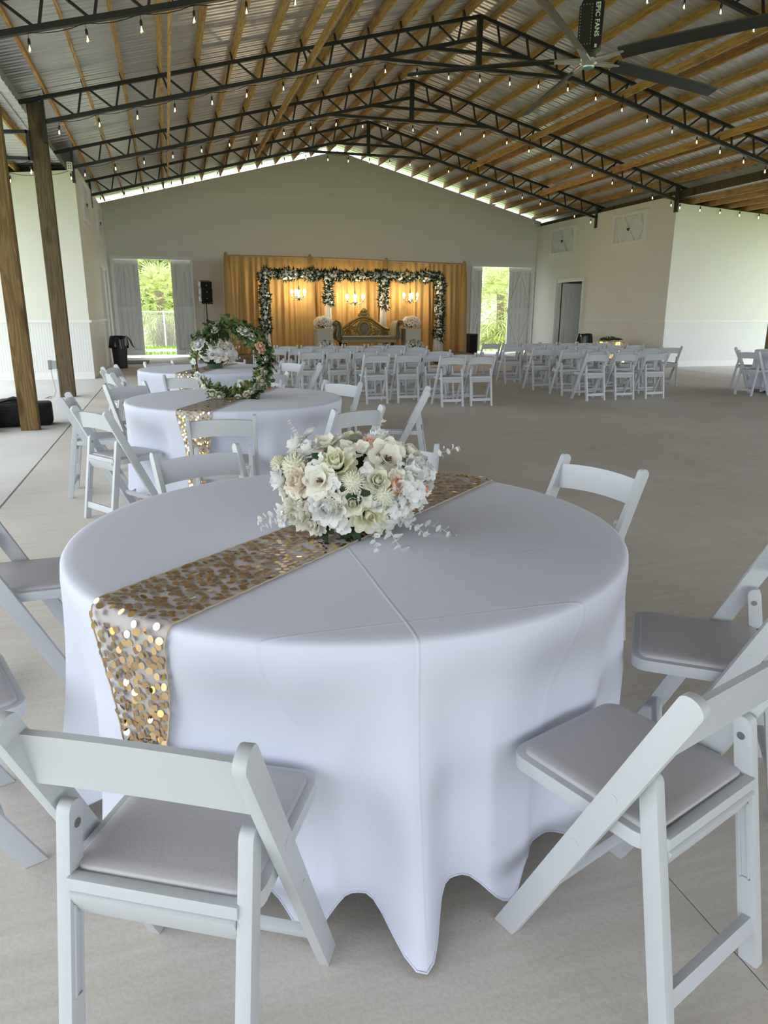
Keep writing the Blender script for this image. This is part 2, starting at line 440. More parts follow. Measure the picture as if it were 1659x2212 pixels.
M_['goldfoil'] = plain('gold_foil_cloth', (0.80, 0.58, 0.24), 0.25, 1.0)
M_['fw'] = leaf_mat('petal_white', (0.90, 0.90, 0.89), 0.05, 0.3)
M_['fi'] = leaf_mat('petal_ivory', (0.90, 0.87, 0.78), 0.06, 0.3)
M_['fc'] = leaf_mat('petal_cream', (0.90, 0.89, 0.74), 0.07, 0.3)
M_['fy'] = leaf_mat('petal_butter', (0.91, 0.89, 0.70), 0.07, 0.3)
M_['fb'] = leaf_mat('petal_blush_cream', (0.90, 0.80, 0.68), 0.06, 0.3)
M_['fp'] = leaf_mat('petal_peach', (0.90, 0.60, 0.45), 0.1, 0.3)
M_['fe'] = leaf_mat('leaf_frosted', (0.80, 0.80, 0.78), 0.08, 0.3)
M_['stamen'] = plain('stamen_brown', (0.16, 0.09, 0.03), 0.8)
M_['gd'] = leaf_mat('leaf_dark_green', (0.020, 0.045, 0.022), 0.5, 0.1)
M_['gm'] = leaf_mat('leaf_mid_green', (0.085, 0.15, 0.055), 0.45, 0.2)
M_['gl'] = leaf_mat('leaf_light_green', (0.22, 0.30, 0.11), 0.35, 0.25)
M_['twig'] = plain('brown_twig', (0.14, 0.085, 0.035), 0.85)
M_['grass'] = plain('lawn_grass', (0.42, 0.50, 0.16), 0.9, var=0.3, vscale=3, bump=0.6, bscale=40)
M_['cream'] = plain('cream_pedestal_paint', (0.42, 0.39, 0.30), 0.6)
M_['path'] = plain('shell_path', (0.68, 0.65, 0.60), 0.9, var=0.1)
M_['palm'] = leaf_mat('palm_frond', (0.60, 0.64, 0.30), 0.35, 0.45)
M_['tree'] = leaf_mat('tree_leaf', (0.50, 0.57, 0.25), 0.45, 0.45)
M_['trunk'] = plain('palm_trunk', (0.22, 0.17, 0.12), 0.95, var=0.4, vscale=12, bump=0.6)
M_['bamboo'] = plain('pale_galvanised', (0.75, 0.76, 0.76), 0.4, 0.5)
M_['glassv'] = glass_mat('clear_vase_glass')
M_['darkwood'] = wood_mat('dark_brown_board', (0.018, 0.010, 0.005), (0.03, 0.017, 0.009), (0.045, 0.027, 0.014), axis=2)  # very dark brown wood with slightly lighter grain
# ================================================================ STRUCTURE
# ---- ground outside
g = MB().box((5.5, 20, -0.16), (160, 160, 0.12)).build('ground', M_['grass']); tag(g, 'open lawn around the pavilion', kind='structure')
p = MB().box((-10, 29.8, -0.07), (32, 2.0, 0.06)).build('path_outside', M_['path']); tag(p, 'pale gravel track before the chain link fence', kind='structure')
p = MB().box((22, 62, -0.07), (60, 20, 0.06)).build('path_outside', M_['path']); tag(p, 'wide pale yard under the distant palms', kind='structure')
p = MB().box((5.5, 25.0, -0.06), (22, 1.6, 0.11)).build('apron_outside', M_['conc2']); tag(p, 'narrow concrete apron behind the far wall', kind='structure')

# ---- floor: slabs with open joints over a dark base
fl = MB().box((6.0, 5.6, -0.07), (20.9, 38.0, 0.08)).build('floor', M_['joint']); tag(fl, 'concrete floor cast in large slabs', kind='structure')
xs = [-4.4, -1.26, 1.11, 3.53, 5.67, 8.02, 10.36, 12.58, 16.4]
ys = [-13.3, -3.4, 6.02, 10.75, 15.45, 20.15, 24.3]
for i in range(len(xs)-1):
    side = i in (0, len(xs)-2)
    yy = [-13.3, -0.5, 5.2, 11.2, 17.2, 24.3] if side else ys
    for j in range(len(yy)-1):
        gx0 = 0.009 if i in (1, len(xs)-2) else 0.002; gx1 = 0.009 if i in (0, len(xs)-3) else 0.002
        x0, x1, y0, y1 = xs[i]+gx0, xs[i+1]-gx1, yy[j]+0.0022, yy[j+1]-0.0022
        MB().box(((x0+x1)/2, (y0+y1)/2, -0.02), (x1-x0, y1-y0, 0.04)).build('floor_slab', M_['conc2' if side else 'conc'], fl)

# ---- far gable wall
def gable(x): return 6.26 - SL*abs(x-XR)
W = MB(); T = 0.15
holes = {(-1.5, 0.83): [(2.93, None)], (10.24, 12.53): [(2.93, None)], (2.55, 3.12): [(0, 1.0), (2.3, None)]}
cuts = sorted(set([-1.70, 12.75, XR] + [c for k in holes for c in k]))
for a, b in zip(cuts[:-1], cuts[1:]):
    for z0, z1 in holes.get((a, b), [(0, None)]):
        W.prism([(a, z0), (b, z0), (b, z1 if z1 is not None else gable(b)), (a, z1 if z1 is not None else gable(a))], YW, YW+T, 'y')
wf = W.build('wall_far', M_['wall'], fix=True); tag(wf, 'white board gable wall behind the stage', kind='structure')
def strip(name, a, b, w, h, mat='trim', parent=None, up=(0, 0, 1)):
    return MB().bar(a, b, w, h, up).build(name, M_[mat], parent)
# seams and trim on the gable wall
strip('board_seam', (0.2, YW-0.006, 4.92), (11.0, YW-0.006, 4.92), 0.030, 0.045, 'wall', wf)
strip('board_seam', (0.86, YW-0.006, 2.40), (10.2, YW-0.006, 2.40), 0.030, 0.04, 'wall', wf)
n_tr = [0]
def trim(a, b, w, h, label, mat='trim'):
    n_tr[0] += 1
    o = strip('trim_%d' % n_tr[0], a, b, w, h, mat); return tag(o, label, kind='structure')
for nm, (a, b) in (('door opening beside the loudspeaker', (-1.5, 0.83)), ('door opening beside the tall side wall', (10.24, 12.53))):
    trim((a-0.045, YW-0.012, 0), (a-0.045, YW-0.012, 3.02), 0.09, 0.03, 'white jamb board at '+nm)
    trim((b+0.045, YW-0.012, 0), (b+0.045, YW-0.012, 3.02), 0.09, 0.03, 'white far jamb board at '+nm)
    trim((a-0.09, YW-0.014, 2.975), (b+0.09, YW-0.014, 2.975), 0.03, 0.09, 'white head board over '+nm)
# windows behind the drape
for i, (a, b) in enumerate(((2.55, 3.12),)):
    wo = MB()
    for x in (a, b): wo.box((x, YW+0.07, 1.65), (0.05, 0.06, 1.35))
    for z in (1.0, 1.47, 2.3): wo.box(((a+b)/2, YW+0.07, z), (b-a, 0.06, 0.05))
    wo = wo.build('window_%d' % (i+1), M_['trim']); tag(wo, 'white framed window behind the gold drape', kind='structure')
    for z0, z1 in ((1.02, 1.45), (1.49, 2.28)):
        MB().box(((a+b)/2, YW+0.07, (z0+z1)/2), (b-a-0.04, 0.006, z1-z0)).build('pane', M_['pane'], wo)

# ---- barn doors: four sliding leaves hung outside the wall
LW, LZ0, LZ1 = 0.78, 0.07, 2.97
def barn_leaf(n, x0, label, LW=0.78):
    o = bpy.data.objects.new('door_%d' % n, None); C.objects.link(o); o.location = (x0, YW+T+0.05, 0); tag(o, label, kind='structure')
    nb = 6; bw = LW/nb
    MB().box((LW/2, 0.05, (LZ0+LZ1)/2), (LW, 0.014, LZ1-LZ0)).build('backing', M_['doorw'], o)
    for k in range(nb):
        MB().box((bw*(k+.5), 0.03, (LZ0+LZ1)/2), (bw-0.010, 0.022, LZ1-LZ0)).build('plank', M_['doorw'], o)
    for z, h in ((LZ0+0.08, 0.16), (1.46, 0.17), (LZ1-0.09, 0.18)):
        MB().box((LW/2, 0.0, z), (LW, 0.045, h)).build('rail_board', M_['doorw'], o)
    for x in (0.045, LW-0.045):
        MB().box((x, 0.002, (LZ0+LZ1)/2), (0.09, 0.040, LZ1-LZ0)).build('stile_board', M_['doorw'], o)
    for (a, b) in (((LW/2, 2.80), (0.05, 1.52)), ((LW/2, 2.80), (LW-0.05, 1.52)), ((0.05, 1.40), (LW/2, 0.2)), ((LW-0.05, 1.40), (LW/2, 0.2))):
        yo = 0.004 if b[0] < LW/2 or a[0] < LW/2 else 0.009
        MB().bar((a[0], yo, a[1]), (b[0], yo, b[1]), 0.05, 0.10, (1, 0, 0)).build('brace_board', M_['doorw'], o)
    return o
barn_leaf(1, -1.58, 'white barn door leaf with crossed braces beside the black lined trash bin', 0.86)
barn_leaf(2, 0.24, 'white barn door leaf with crossed braces beside the pole loudspeaker')
barn_leaf(3, 9.90, 'white barn door leaf with crossed braces beside the gold drape')
barn_leaf(4, 11.72, 'white barn door leaf with crossed braces beside the tall side wall', 0.98)

# ---- side rooms
def wall_piece(name, label, polys, a, b, axis, mat='wall'):
    m = MB()
    for q in polys: m.prism(q, a, b, axis)
    o = m.build(name, M_[mat], fix=True); return tag(o, label, kind='structure')
wl = wall_piece('wall_left', 'white side wall of the room beside the timber posts', [[(YF, 0), (YW, 0), (YW, 4.26), (YF+0.12, 4.26), (YF+0.12, 4.09), (YF, 4.09)]], XL_W-0.12, XL_W, 'x')
wall_piece('wall_left_front', 'bright white front of the side room behind the timber posts', [[(XL_W-0.12, 0), (-4.2, 0), (-4.2, 3.86), (XL_W-0.12, 4.09)]], YF, YF+0.12, 'y')
DY0, DY1, DZ = 20.80, 22.34, 2.36
wr = wall_piece('wall_right', 'white side wall with an open door and hatch shutters',
    [[(YF, 0), (DY0, 0), (DY0, 4.27), (YF+0.12, 4.27), (YF+0.12, 4.08), (YF, 4.08)], [(DY1, 0), (YW, 0), (YW, 4.27), (DY1, 4.27)], [(DY0, DZ), (DY1, DZ), (DY1, 4.27), (DY0, 4.27)]], XR_W, XR_W+0.12, 'x')
wall_piece('wall_right_front', 'bright white front of the side room with beadboard below', [[(XR_W+0.12, 0), (15.95, 0), (15.95, 3.88), (XR_W+0.12, 4.08)]], YF, YF+0.12, 'y')
wall_piece('wall_right_end', 'outer end wall of the side room', [[(YF+0.12, 0), (YW, 0), (YW, 3.88), (YF+0.12, 3.88)]], 15.83, 15.95, 'x')
wall_piece('wall_left_end', 'outer end wall of the side room by the posts', [[(YF+0.12, 0), (YW, 0), (YW, 3.86), (YF+0.12, 3.86)]], -4.2, -4.08, 'x')
wall_piece('wall_far_right', 'rear wall of the side room', [[(12.75, 0), (15.95, 0), (15.95, 3.88), (12.75, 4.07)]], YW, YW+T, 'y')
wall_piece('wall_far_left', 'rear wall of the side room by the posts', [[(-4.2, 0), (-1.70, 0), (-1.70, 4.07), (-4.2, 3.86)]], YW, YW+T, 'y')
# beadboard wainscot and rails
def panel(name, c, d, mat, label):
    o = MB().box(c, d).build(name, M_[mat]); return tag(o, label, kind='structure')
panel('wall_left_wainscot', ((-4.2+XL_W)/2, YF-0.008, 0.66), (4.2+XL_W, 0.016, 1.02), 'bead', 'white beadboard wainscot behind the timber posts')
panel('wall_right_wainscot', ((15.95+XR_W)/2, YF-0.008, 0.66), (15.95-XR_W, 0.016, 1.02), 'bead', 'white beadboard wainscot below the bright side room front')
panel('baseboard_left', ((-4.2+XL_W)/2, YF-0.014, 0.075), (4.2+XL_W, 0.028, 0.15), 'trim', 'white baseboard behind the timber posts')
panel('baseboard_right', ((15.95+XR_W)/2, YF-0.014, 0.075), (15.95-XR_W, 0.028, 0.15), 'trim', 'white baseboard of the bright side room front')
trim((-4.2, YF-0.02, 1.19), (XL_W+0.03, YF-0.02, 1.19), 0.05, 0.055, 'white chair rail behind the timber posts')
trim((XL_W+0.02, YF-0.03, 1.19), (XL_W+0.02, 20.85, 1.19), 0.05, 0.055, 'white chair rail on the shaded side wall by the posts')
trim((XR_W-0.03, YF-0.02, 1.19), (15.97, YF-0.02, 1.19), 0.05, 0.055, 'white chair rail on the bright side room front')
trim((XR_W-0.02, YF-0.03, 1.19), (XR_W-0.02, DY0-0.1, 1.19), 0.04, 0.05, 'white chair rail between open door and wall corner')
trim((XR_W-0.02, DY1+0.1, 1.19), (XR_W-0.02, YW-0.12, 1.19), 0.04, 0.05, 'white chair rail between open door and barn door')
trim((XL_W+0.11, YW-0.16, 0), (XL_W+0.11, YW-0.16, 3.0), 0.09, 0.09, 'white downpipe casing in the corner by the barn door')
# door in the right wall: casing and a leaf standing open inside
for y in (DY0-0.05, DY1+0.05):
    trim((XR_W-0.015, y, 0), (XR_W-0.015, y, DZ+0.1), 0.03, 0.11, 'white door casing upright on the side wall')
trim((XR_W-0.017, DY0-0.11, DZ+0.055), (XR_W-0.017, DY1+0.11, DZ+0.055), 0.034, 0.11, 'white door casing head on the side wall')
def plank_door(name, loc, rz, w, h, label):
    o = bpy.data.objects.new(name, None); C.objects.link(o); o.location = loc; o.rotation_euler = (0, 0, rz); tag(o, label, kind='structure')
    for k in range(5): MB().box((w/5*(k+.5), 0.0, h/2), (w/5-0.005, 0.02, h)).build('plank', M_['doorw'], o)
    for z in (0.1, h*0.47, h-0.1): MB().box((w/2, -0.018, z), (w, 0.02, 0.14)).build('rail_board', M_['doorw'], o)
    for x in (0.05, w-0.05): MB().box((x, -0.018, h/2), (0.1, 0.018, h)).build('stile_board', M_['doorw'], o)
    MB().bar((0.08, -0.018, h*.53), (w-0.08, -0.018, h-0.17), 0.018, 0.09, (1, 0, 0)).build('brace_board', M_['doorw'], o)
    MB().bar((0.08, -0.018, .17), (w-0.08, -0.018, h*.41), 0.018, 0.09, (1, 0, 0)).build('brace_board', M_['doorw'], o)
    return o
plank_door('door_5', (XR_W+0.16, DY0+0.02, 0.02), radians(38), 0.78, 2.32, 'white braced door leaf standing open in the side wall')
plank_door('door_6', (XR_W+0.14, DY1-0.03, 0.02), radians(-12), 0.78, 2.32, 'white door leaf folded back inside the side room')
# closed door in the left wall
trim((XL_W+0.015, 20.95, 0), (XL_W+0.015, 20.95, 2.5), 0.03, 0.10, 'white casing of the door in the shaded side wall')
trim((XL_W+0.015, 22.15, 0), (XL_W+0.015, 22.15, 2.5), 0.03, 0.10, 'far white casing of the door in the shaded side wall')
trim((XL_W+0.017, 20.9, 2.5), (XL_W+0.017, 22.2, 2.5), 0.034, 0.10, 'white casing head of the door in the shaded side wall')
o = MB().box((XL_W+0.012, 21.55, 1.22), (0.024, 1.08, 2.42)).build('door_7', M_['doorw']); tag(o, 'plain closed door in the shaded side wall', kind='structure')
# hatch shutters high on the side walls
def hatch(x, y0, y1, sgn, label):
    z0, z1 = 3.24, 4.08
    t = thing('hatch_shutter', label, 'shutter', (x, (y0+y1)/2, z0), group='hatch shutters high on the side walls')
    w_, h_ = y1-y0, z1-z0; s = -sgn
    MB().box((s*0.003, 0, h_/2), (0.006, w_-0.05, h_-0.05)).build('backing', M_['doorw'], t)
    MB().box((s*0.010, 0, h_/2), (0.016, w_-0.23, h_-0.20)).build('panel', M_['doorw'], t)
    for yy in (-w_/2+0.05, w_/2-0.05): MB().box((s*0.03, yy, h_/2), (0.06, 0.09, h_)).build('frame_board', M_['trim'], t)
    for zz in (0.04, h_-0.04): MB().box((s*0.032, 0, zz), (0.064, w_+0.01, 0.09)).build('frame_board', M_['trim'], t)
    MB().box((s*0.03, 0, h_/2), (0.032, w_-0.24, 0.07)).build('cross_slat', M_['doorw'], t)
    for q in (-1, 1):
        MB().bar((s*0.022, -q*w_*.17, 0.1), (s*0.022, q*w_*.17, h_-0.1), 0.045, 0.06, (1, 0, 0)).build('cross_slat', M_['doorw'], t)
        for e in (-1, 1):
            MB().bar((s*0.021, e*(w_/2-0.13), h_/2), (s*0.021, e*(w_/2-0.30), h_/2+q*(h_/2-0.1)), 0.040, 0.06, (1, 0, 0)).build('cross_slat', M_['doorw'], t)
    MB().box((s*0.05, 0, h_/2), (0.05, 0.11, 0.035)).box((s*0.05, 0, h_/2-0.03), (0.035, 0.06, 0.05)).build('latch', M_['black'], t)
hatch(XR_W, 21.42, 22.98, 1, 'white hatch shutter with star slats above the open side door')
hatch(XR_W, 17.80, 19.36, 1, 'white hatch shutter with star slats near the bright wall corner')
hatch(XL_W, 17.45, 18.95, -1, 'white hatch shutter with star slats high above the shaded wainscot')
hatch(XL_W, 20.95, 22.45, -1, 'white hatch shutter with star slats above the closed side door')

# ================================================================ ROOF
ce = MB().prism([(XR-0.16, ztop(XR)+0.165), (XR, ztop(XR)+0.215), (XR+0.16, ztop(XR)+0.165), (XR, ztop(XR)+0.20)], Y_START, Y_END, 'y').build('ceiling', M_['galv'])
tag(ce, 'open pitched metal roof on timber purlins', kind='structure')
def roof_panel_mesh(name, run, slope, n=4):
    """ribbed sheet 0.914 wide along y, running down the slope along +x"""
    prof = []
    for k in range(n):
        y = k*0.2285
        prof += [(y, 0.0), (y+0.022, 0.028), (y+0.046, 0.028), (y+0.068, 0.0), (y+0.135, 0.0), (y+0.145, 0.006), (y+0.155, 0.006), (y+0.165, 0.0)]
    prof.append((n*0.2285, 0.0))
    m = MB()
    vs = [(0, y, z) for y, z in prof]+[(run, y, z-slope*run) for y, z in prof]; k = len(prof)
    m.add(vs, [(i, i+1, k+i+1, k+i) for i in range(k-1)])
    return m.mesh(name, M_['galv'])
OFFS = [0.27+0.563*k for k in range(13)]
pm = roof_panel_mesh('roof_panel', 7.72, SL)
y = Y_START
while y < Y_END-0.1:
    for s in (1, -1):
        o = link('roof_panel', pm, ce, (XR, y if s > 0 else y+0.914, ztop(XR)+0.148))
        if s < 0: o.rotation_euler = (0, 0, pi)
    y += 0.914
pu = MB().box((0, 0, 0), (0.038, Y_END-Y_START-0.1, 0.14)).mesh('purlin', M_['lumber'])
for s in (-1, 1):
    for d in OFFS:
        x = XR+s*d
        link('purlin', pu, ce, (x, (Y_START+Y_END)/2, ztop(x)+0.071), (0, s*math.atan(SL), 0))
    for i, d in enumerate((3.0, 5.23)):      # long bracing timbers on the bottom chords
        x = XR+s*(d if s < 0 else d-0.07)
        bl = TY[4]+0.08-Y_START
        MB().box((x, Y_START+bl/2, zbot(x)+0.10), (0.038, bl, 0.14)).build('bracing_beam', M_['lumber'], ce)
# eave girts
MB().box((12.74, (Y_START+YW)/2, 4.30), (0.04, YW-Y_START, 0.19)).build('eave_beam', M_['post2'], ce)
for x in (-1.93, 12.97):
    MB().box((x, (Y_START+Y_END)/2, 4.40), (0.012, Y_END-Y_START, 0.40)).build('eave_flashing', M_['galv'], ce)
# lean-to roofs either side
def leanto(sgn, x0, x1, label):
    z0 = 4.08; sl = 0.06; run = abs(x1-x0)
    rid = MB().box((x0+sgn*run, (Y_START+Y_END)/2, z0-sl*run+0.02), (0.04, Y_END-Y_START, 0.16)).build('ceiling', M_['lumber'])
    tag(rid, label, kind='structure')
    me = roof_panel_mesh('roof_panel', run+0.15, sl)
    y = Y_START
    while y < Y_END-0.1:
        o = link('roof_panel', me, rid, (x0, y if sgn > 0 else y+0.914, z0+0.155))
        if sgn < 0: o.rotation_euler = (0, 0, pi)
        y += 0.914
    k = 0.28
    while k < run-0.1:
        MB().box((x0+sgn*k, (Y_START+Y_END)/2, z0-sl*k+0.082), (0.038, Y_END-Y_START-0.1, 0.14)).build('purlin', M_['lumber'], rid)
        k += 0.56
leanto(-1, -1.80, -4.35, 'low lean-to roof beyond the timber posts')  # unseen outer edge drawn in to let more side light under
leanto(1, 12.82, 17.6, 'low lean-to roof over the bright side room')  # unseen outer edge pushed out to dim the side room front

# ---- steel trusses
def make_truss():
    t = thing('roof_truss', 'x', 'truss', (XR, 0, 0), group='black steel roof trusses')
    st = M_['steel']
    for s in (-1, 1):
        MB().bar((s*7.55, 0, ztop(XR+7.55)-0.03), (0, 0, Z_CH-0.03), 0.06, 0.055).build('top_chord', st, t)
        MB().bar((s*7.1, 0, zbot(XR+7.1)), (0, 0, 5.93), 0.065, 0.06).build('bottom_chord', st, t)
        MB().bar((s*7.09, 0, 3.86), (s*7.09, 0, 4.50), 0.05, 0.12, (0, 1, 0)).build('end_bracket', st, t)
        for i, d in enumerate(OFFS):
            MB().box((s*(d+0.03), -0.0, ztop(XR+d)+0.05), (0.012, 0.07, 0.11), (0, s*math.atan(SL), 0)).build('purlin_clip', st, t)
            if i == 0: continue
            a = d-0.075; b = d-0.40; c = OFFS[i-1]+0.06
            MB().bar((s*a, 0, ztop(XR+a)-0.05), (s*b, 0, zbot(XR+b)), 0.03, 0.03).build('web_bar', st, t)
            MB().bar((s*c, 0, ztop(XR+c)-0.05), (s*(b-0.03), 0, zbot(XR+b)), 0.03, 0.03).build('web_bar', st, t)
        for d in (3.0, 5.23):
            d2 = d if s < 0 else d-0.07
            MB().bar((s*(d2-0.03), 0, zbot(XR+d2)+0.02), (s*(d2+0.08), 0, ztop(XR+d2)-0.05), 0.03, 0.03).build('web_bar', st, t)
    MB().bar((0, 0, 5.44), (0, 0, Z_CH-0.02), 0.085, 0.08, (0, 1, 0)).build('king_post', st, t)
    for z in (5.70, 5.46):
        d = (5.93-z)/SL
        MB().bar((-d, 0, z), (d, 0, z), 0.06, 0.055).build('tie_bar', st, t)
    return t
truss = make_truss(); remember(truss)
tl = {4: 'black steel truss closest to the gable wall', 3: 'black steel truss above the fronts of the side rooms', 2: 'black steel truss ending on the darker weathered post',
      1: 'black steel truss that carries the big ceiling fan', 0: 'black steel truss first bay in front of the fan', -1: 'black steel truss second bay in front of the fan', -2: 'black steel truss third bay in front of the fan', -3: 'black steel truss fourth bay in front of the fan', -4: 'black steel truss under the lengthened unseen end of the roof'}
for i, k in enumerate((4, 3, 2, 1, 0, -1, -2, -3, -4)):
    o = truss if i == 0 else copy_tree(truss)
    o.location = (XR, TY[k], 0); o['label'] = tl[k]
# lean-to frames
def leanto_truss(x0, sgn, yy, label):
    t = thing('leanto_truss', label, 'truss', (x0, yy, 3.6), group='flat lean-to frames')
    L_ = 2.3; st = M_['steel']
    MB().bar((0, 0, 0.40), (sgn*L_, 0, 0.40-0.06*L_), 0.06, 0.05).build('top_chord', st, t)
    MB().bar((0, 0, 0.03), (sgn*L_, 0, 0.03-0.06*L_*.6), 0.06, 0.05).build('bottom_chord', st, t)
    MB().bar((0, 0, 0.0), (0, 0, 0.42), 0.05, 0.06, (0, 1, 0)).build('end_bracket', st, t)
    n = 6
    for k in range(n):
        a = L_*(k+.35)/n; b = L_*(k+1.0)/n
        if k: MB().bar((sgn*a, 0, 0.38-0.06*a), (sgn*b, 0, 0.03-0.036*b), 0.03, 0.03).build('web_bar', st, t)
for k, nm in ((2, 'darker weathered post'), (1, 'golden timber post')):
    leanto_truss(-1.82, -1, TY[k], 'flat black lean-to frame beside the '+nm)
leanto_truss(12.86, 1, TY[2], 'flat black lean-to frame over the outer aisle')

# ---- timber posts
def post(x, yy, mat, label, w=0.20, d=0.15, top=4.44, lean=0.0):
    o = MB().box((0, 0, top/2), (w, d, top)).build('timber_post', M_[mat], None, None, (x, yy, 0), bevel=0.006, seg=1)
    return tag(o, label, 'post', 'timber posts carrying the roof trusses')
post(-1.665, TY[1]+0.08, 'post', 'golden timber post with knots beside the black duffel bag', 0.20, 0.15)
post(-1.68, TY[2]+0.12, 'post2', 'weathered grey-brown timber post with an electric box', 0.24, 0.15)
post(-1.675, TY[0]+0.08, 'post', 'timber post one bay before the duffel bag')
post(-1.675, TY[-1]+0.08, 'post', 'timber post two bays before the duffel bag')
for k in (2, 1, 0, -1):
    post(12.74, TY[k]+0.08, 'post', 'timber post of the outer aisle, %s one before the bright side room' % ordinal(2-k))
for x, nm in ((-1.83, 'stub by the wainscot corner'), (12.87, 'stub over the bright wall corner')):
    o = MB().box((0, 0, 2.0), (0.20, 0.15, 4.0)).build('timber_post', M_['post2'], None, None, (x, TY[3]+0.22, 0)); tag(o, 'dark timber post '+nm, 'post', 'timber posts carrying the roof trusses')
o = MB().box((0, 0, 1.9), (0.75, 0.12, 3.8)).build('wall_right_shed', M_['darkwood'], None, None, (16.36, YF+0.3, 0)); tag(o, 'dark brown board wall past the bright side room', kind='structure')
# ================================================================ FOLDING CHAIRS
def make_chair():
    t = thing('folding_chair', 'white folding chair', 'chair')
    rs = M_['resin']
    yt, zt, ysf = -0.196, 0.742, 0.176
    dirv = Vector((0, ysf-yt, -zt)).normalized(); nrm = Vector((0, dirv.z, -dirv.y))  # nrm points along profile width
    wid = 0.026
    # stile: flat strip with rounded head, foot cut level
    def stile_mesh():
        pts = []
        top = Vector((0, yt, zt))-dirv*0.005
        for k in range(9):
            a = pi*k/8
            q = top + nrm*wid*cos(a) - dirv*wid*0.75*sin(a)
            pts.append((q.y, q.z))
        # straight down to the foot, cut at z=0
        for sg in (-1, 1):
            base = top + nrm*wid*sg
            tt = base.z/(-dirv.z); q = base + dirv*tt
            pts.append((q.y, 0.0))
        # order: arc runs +nrm -> -nrm then foot -nrm, foot +nrm
        return MB().prism(pts, -0.0115, 0.0115, 'x').mesh('stile', rs, 40, bevel=0.004, seg=2)
    sm = stile_mesh()
    for s in (-1, 1):
        o = link('stile', sm, t, (s*0.2, 0, 0))
        # moulded rings on the outside of the stile
        for z in (0.50, 0.35):
            f = (zt-z)/zt; yy = yt+f*(ysf-yt)
            MB().tube([(s*0.0105, yy, z), (s*0.0125, yy, z)], 0.0095, 12).build('rivet_cap', rs, o, 40)
    # back rail: bowed backwards, crowned in the middle
    dv = Vector((0, 0.20, -0.98)).normalized(); nv = Vector((0, dv.z, -dv.y))     # the rail stands steeper than the stiles
    def rail():
        m = MB(); n = 15
        def P(side, edge):
            def g(i, j):
                u = -1+2*i/(n-1); x = u*0.189
                crown = 0.013*(1-u*u); bow = 0.008*(1-u*u)
                along = 0.024 + (j/4)*0.106                      # distance down the stile from its head
                c = Vector((0, yt, zt))+dirv*0.075+dv*(along-0.075-crown)
                q = c+nv*bow+nv*0.0065*side
                return (x, q.y, q.z)
            return g
        a = [P(1, 0)(i, j) for j in range(5) for i in range(n)]
        b = [P(-1, 0)(i, j) for j in range(5) for i in range(n)]
        fs = []
        N_ = n*5
        for j in range(4):
            for i in range(n-1):
                q = (j*n+i, j*n+i+1, (j+1)*n+i+1, (j+1)*n+i); fs.append(q); fs.append(tuple(reversed([k+N_ for k in q])))
        for i in range(n-1):
            fs.append((i+1, i, i+N_, i+1+N_)); k = 4*n; fs.append((k+i, k+i+1, k+i+1+N_, k+i+N_))
        for j in range(4):
            fs.append((j*n, (j+1)*n, (j+1)*n+N_, j*n+N_)); k = n-1; fs.append(((j+1)*n+k, j*n+k, j*n+k+N_, (j+1)*n+k+N_))
        m.add(a+b, fs); return m.mesh('back_rail', rs, 50, fix=True)
    link('back_rail', rail(), t)
    # rear legs: rounded head, slight taper
    def leg_mesh():
        pts = []
        a, b = Vector((0, -0.119, 0.545)), Vector((0, -0.207, 0))
        d = (b-a).normalized(); n_ = Vector((0, -d.z, d.y))
        for k in range(7):
            q = a + n_*0.019*cos(pi*k/6) - d*0.019*sin(pi*k/6); pts.append((q.y, q.z))
        for sg in (-1, 1): 
            q = b+n_*0.021*sg; pts.append((q.y, 0.0))
        return MB().prism(pts, -0.0135, 0.0135, 'x').mesh('rear_leg', rs, 40, bevel=0.004, seg=2)
    lm = leg_mesh()
    for s in (-1, 1):
        o = link('rear_leg', lm, t, (s*0.165, 0, 0))
        MB().tube([(-s*0.0130, -0.121, 0.520), (-s*0.0150, -0.121, 0.520)], 0.0085, 10).build('screw', M_['screw'], o, 40)
        sl_ = MB(); R9 = Euler((radians(-9.2), 0, 0)).to_matrix()          # raised rim of the folding slot
        for dy, dz, ly, lz in ((-0.009, 0, 0.004, 0.18), (0.009, 0, 0.004, 0.18), (0, 0.088, 0.022, 0.004), (0, -0.088, 0.022, 0.004)):
            sl_.box(Vector((-s*0.0145, -0.160, 0.29))+R9 @ Vector((0, dy, dz)), (0.006, ly, lz), R9)
        sl_.build('folding_slot', rs, o)
    def bar(name, c, d, rot=None, bv=0.004):
        return MB().box(c, d, rot).build(name, rs, t, 40, bevel=bv)
    bar('rear_crossbar', (0, -0.152, 0.428), (0.31, 0.022, 0.026))
    bar('lower_crossbar', (0, -0.193, 0.095), (0.31, 0.020, 0.042), (radians(-9), 0, 0))
    bar('front_stretcher', (0, 0.118, 0.118), (0.385, 0.020, 0.032), (radians(26), 0, 0))
    bar('seat_lip', (0, -0.150, 0.385), (0.302, 0.014, 0.062), (radians(24), 0, 0))
    # seat: rounded tray and cushion
    def rrect(x0, x1, y0, y1, r, n=5):
        out = []
        for cx, cy, a0 in ((x1-r, y1-r, 0), (x0+r, y1-r, 90), (x0+r, y0+r, 180), (x1-r, y0+r, 270)):
            for k in range(n+1):
                a = radians(a0+90*k/n); out.append((cx+r*cos(a), cy+r*sin(a)))
        return out
    sx = 0.182
    MB().prism(rrect(-sx, sx, -0.142, 0.216, 0.042), 0.402, 0.436, 'z').build('seat_frame', rs, t, 35, bevel=0.006)
    m = MB(); rings = [(0.0, 0.434), (0.001, 0.442), (0.005, 0.4455), (0.03, 0.4475), (0.08, 0.4485)]
    loops = [rrect(-sx+0.018+i, sx-0.018-i, -0.136+i, 0.198-i, max(0.028-i*.3, 0.012)) for i, z in rings]; k = len(loops[0])
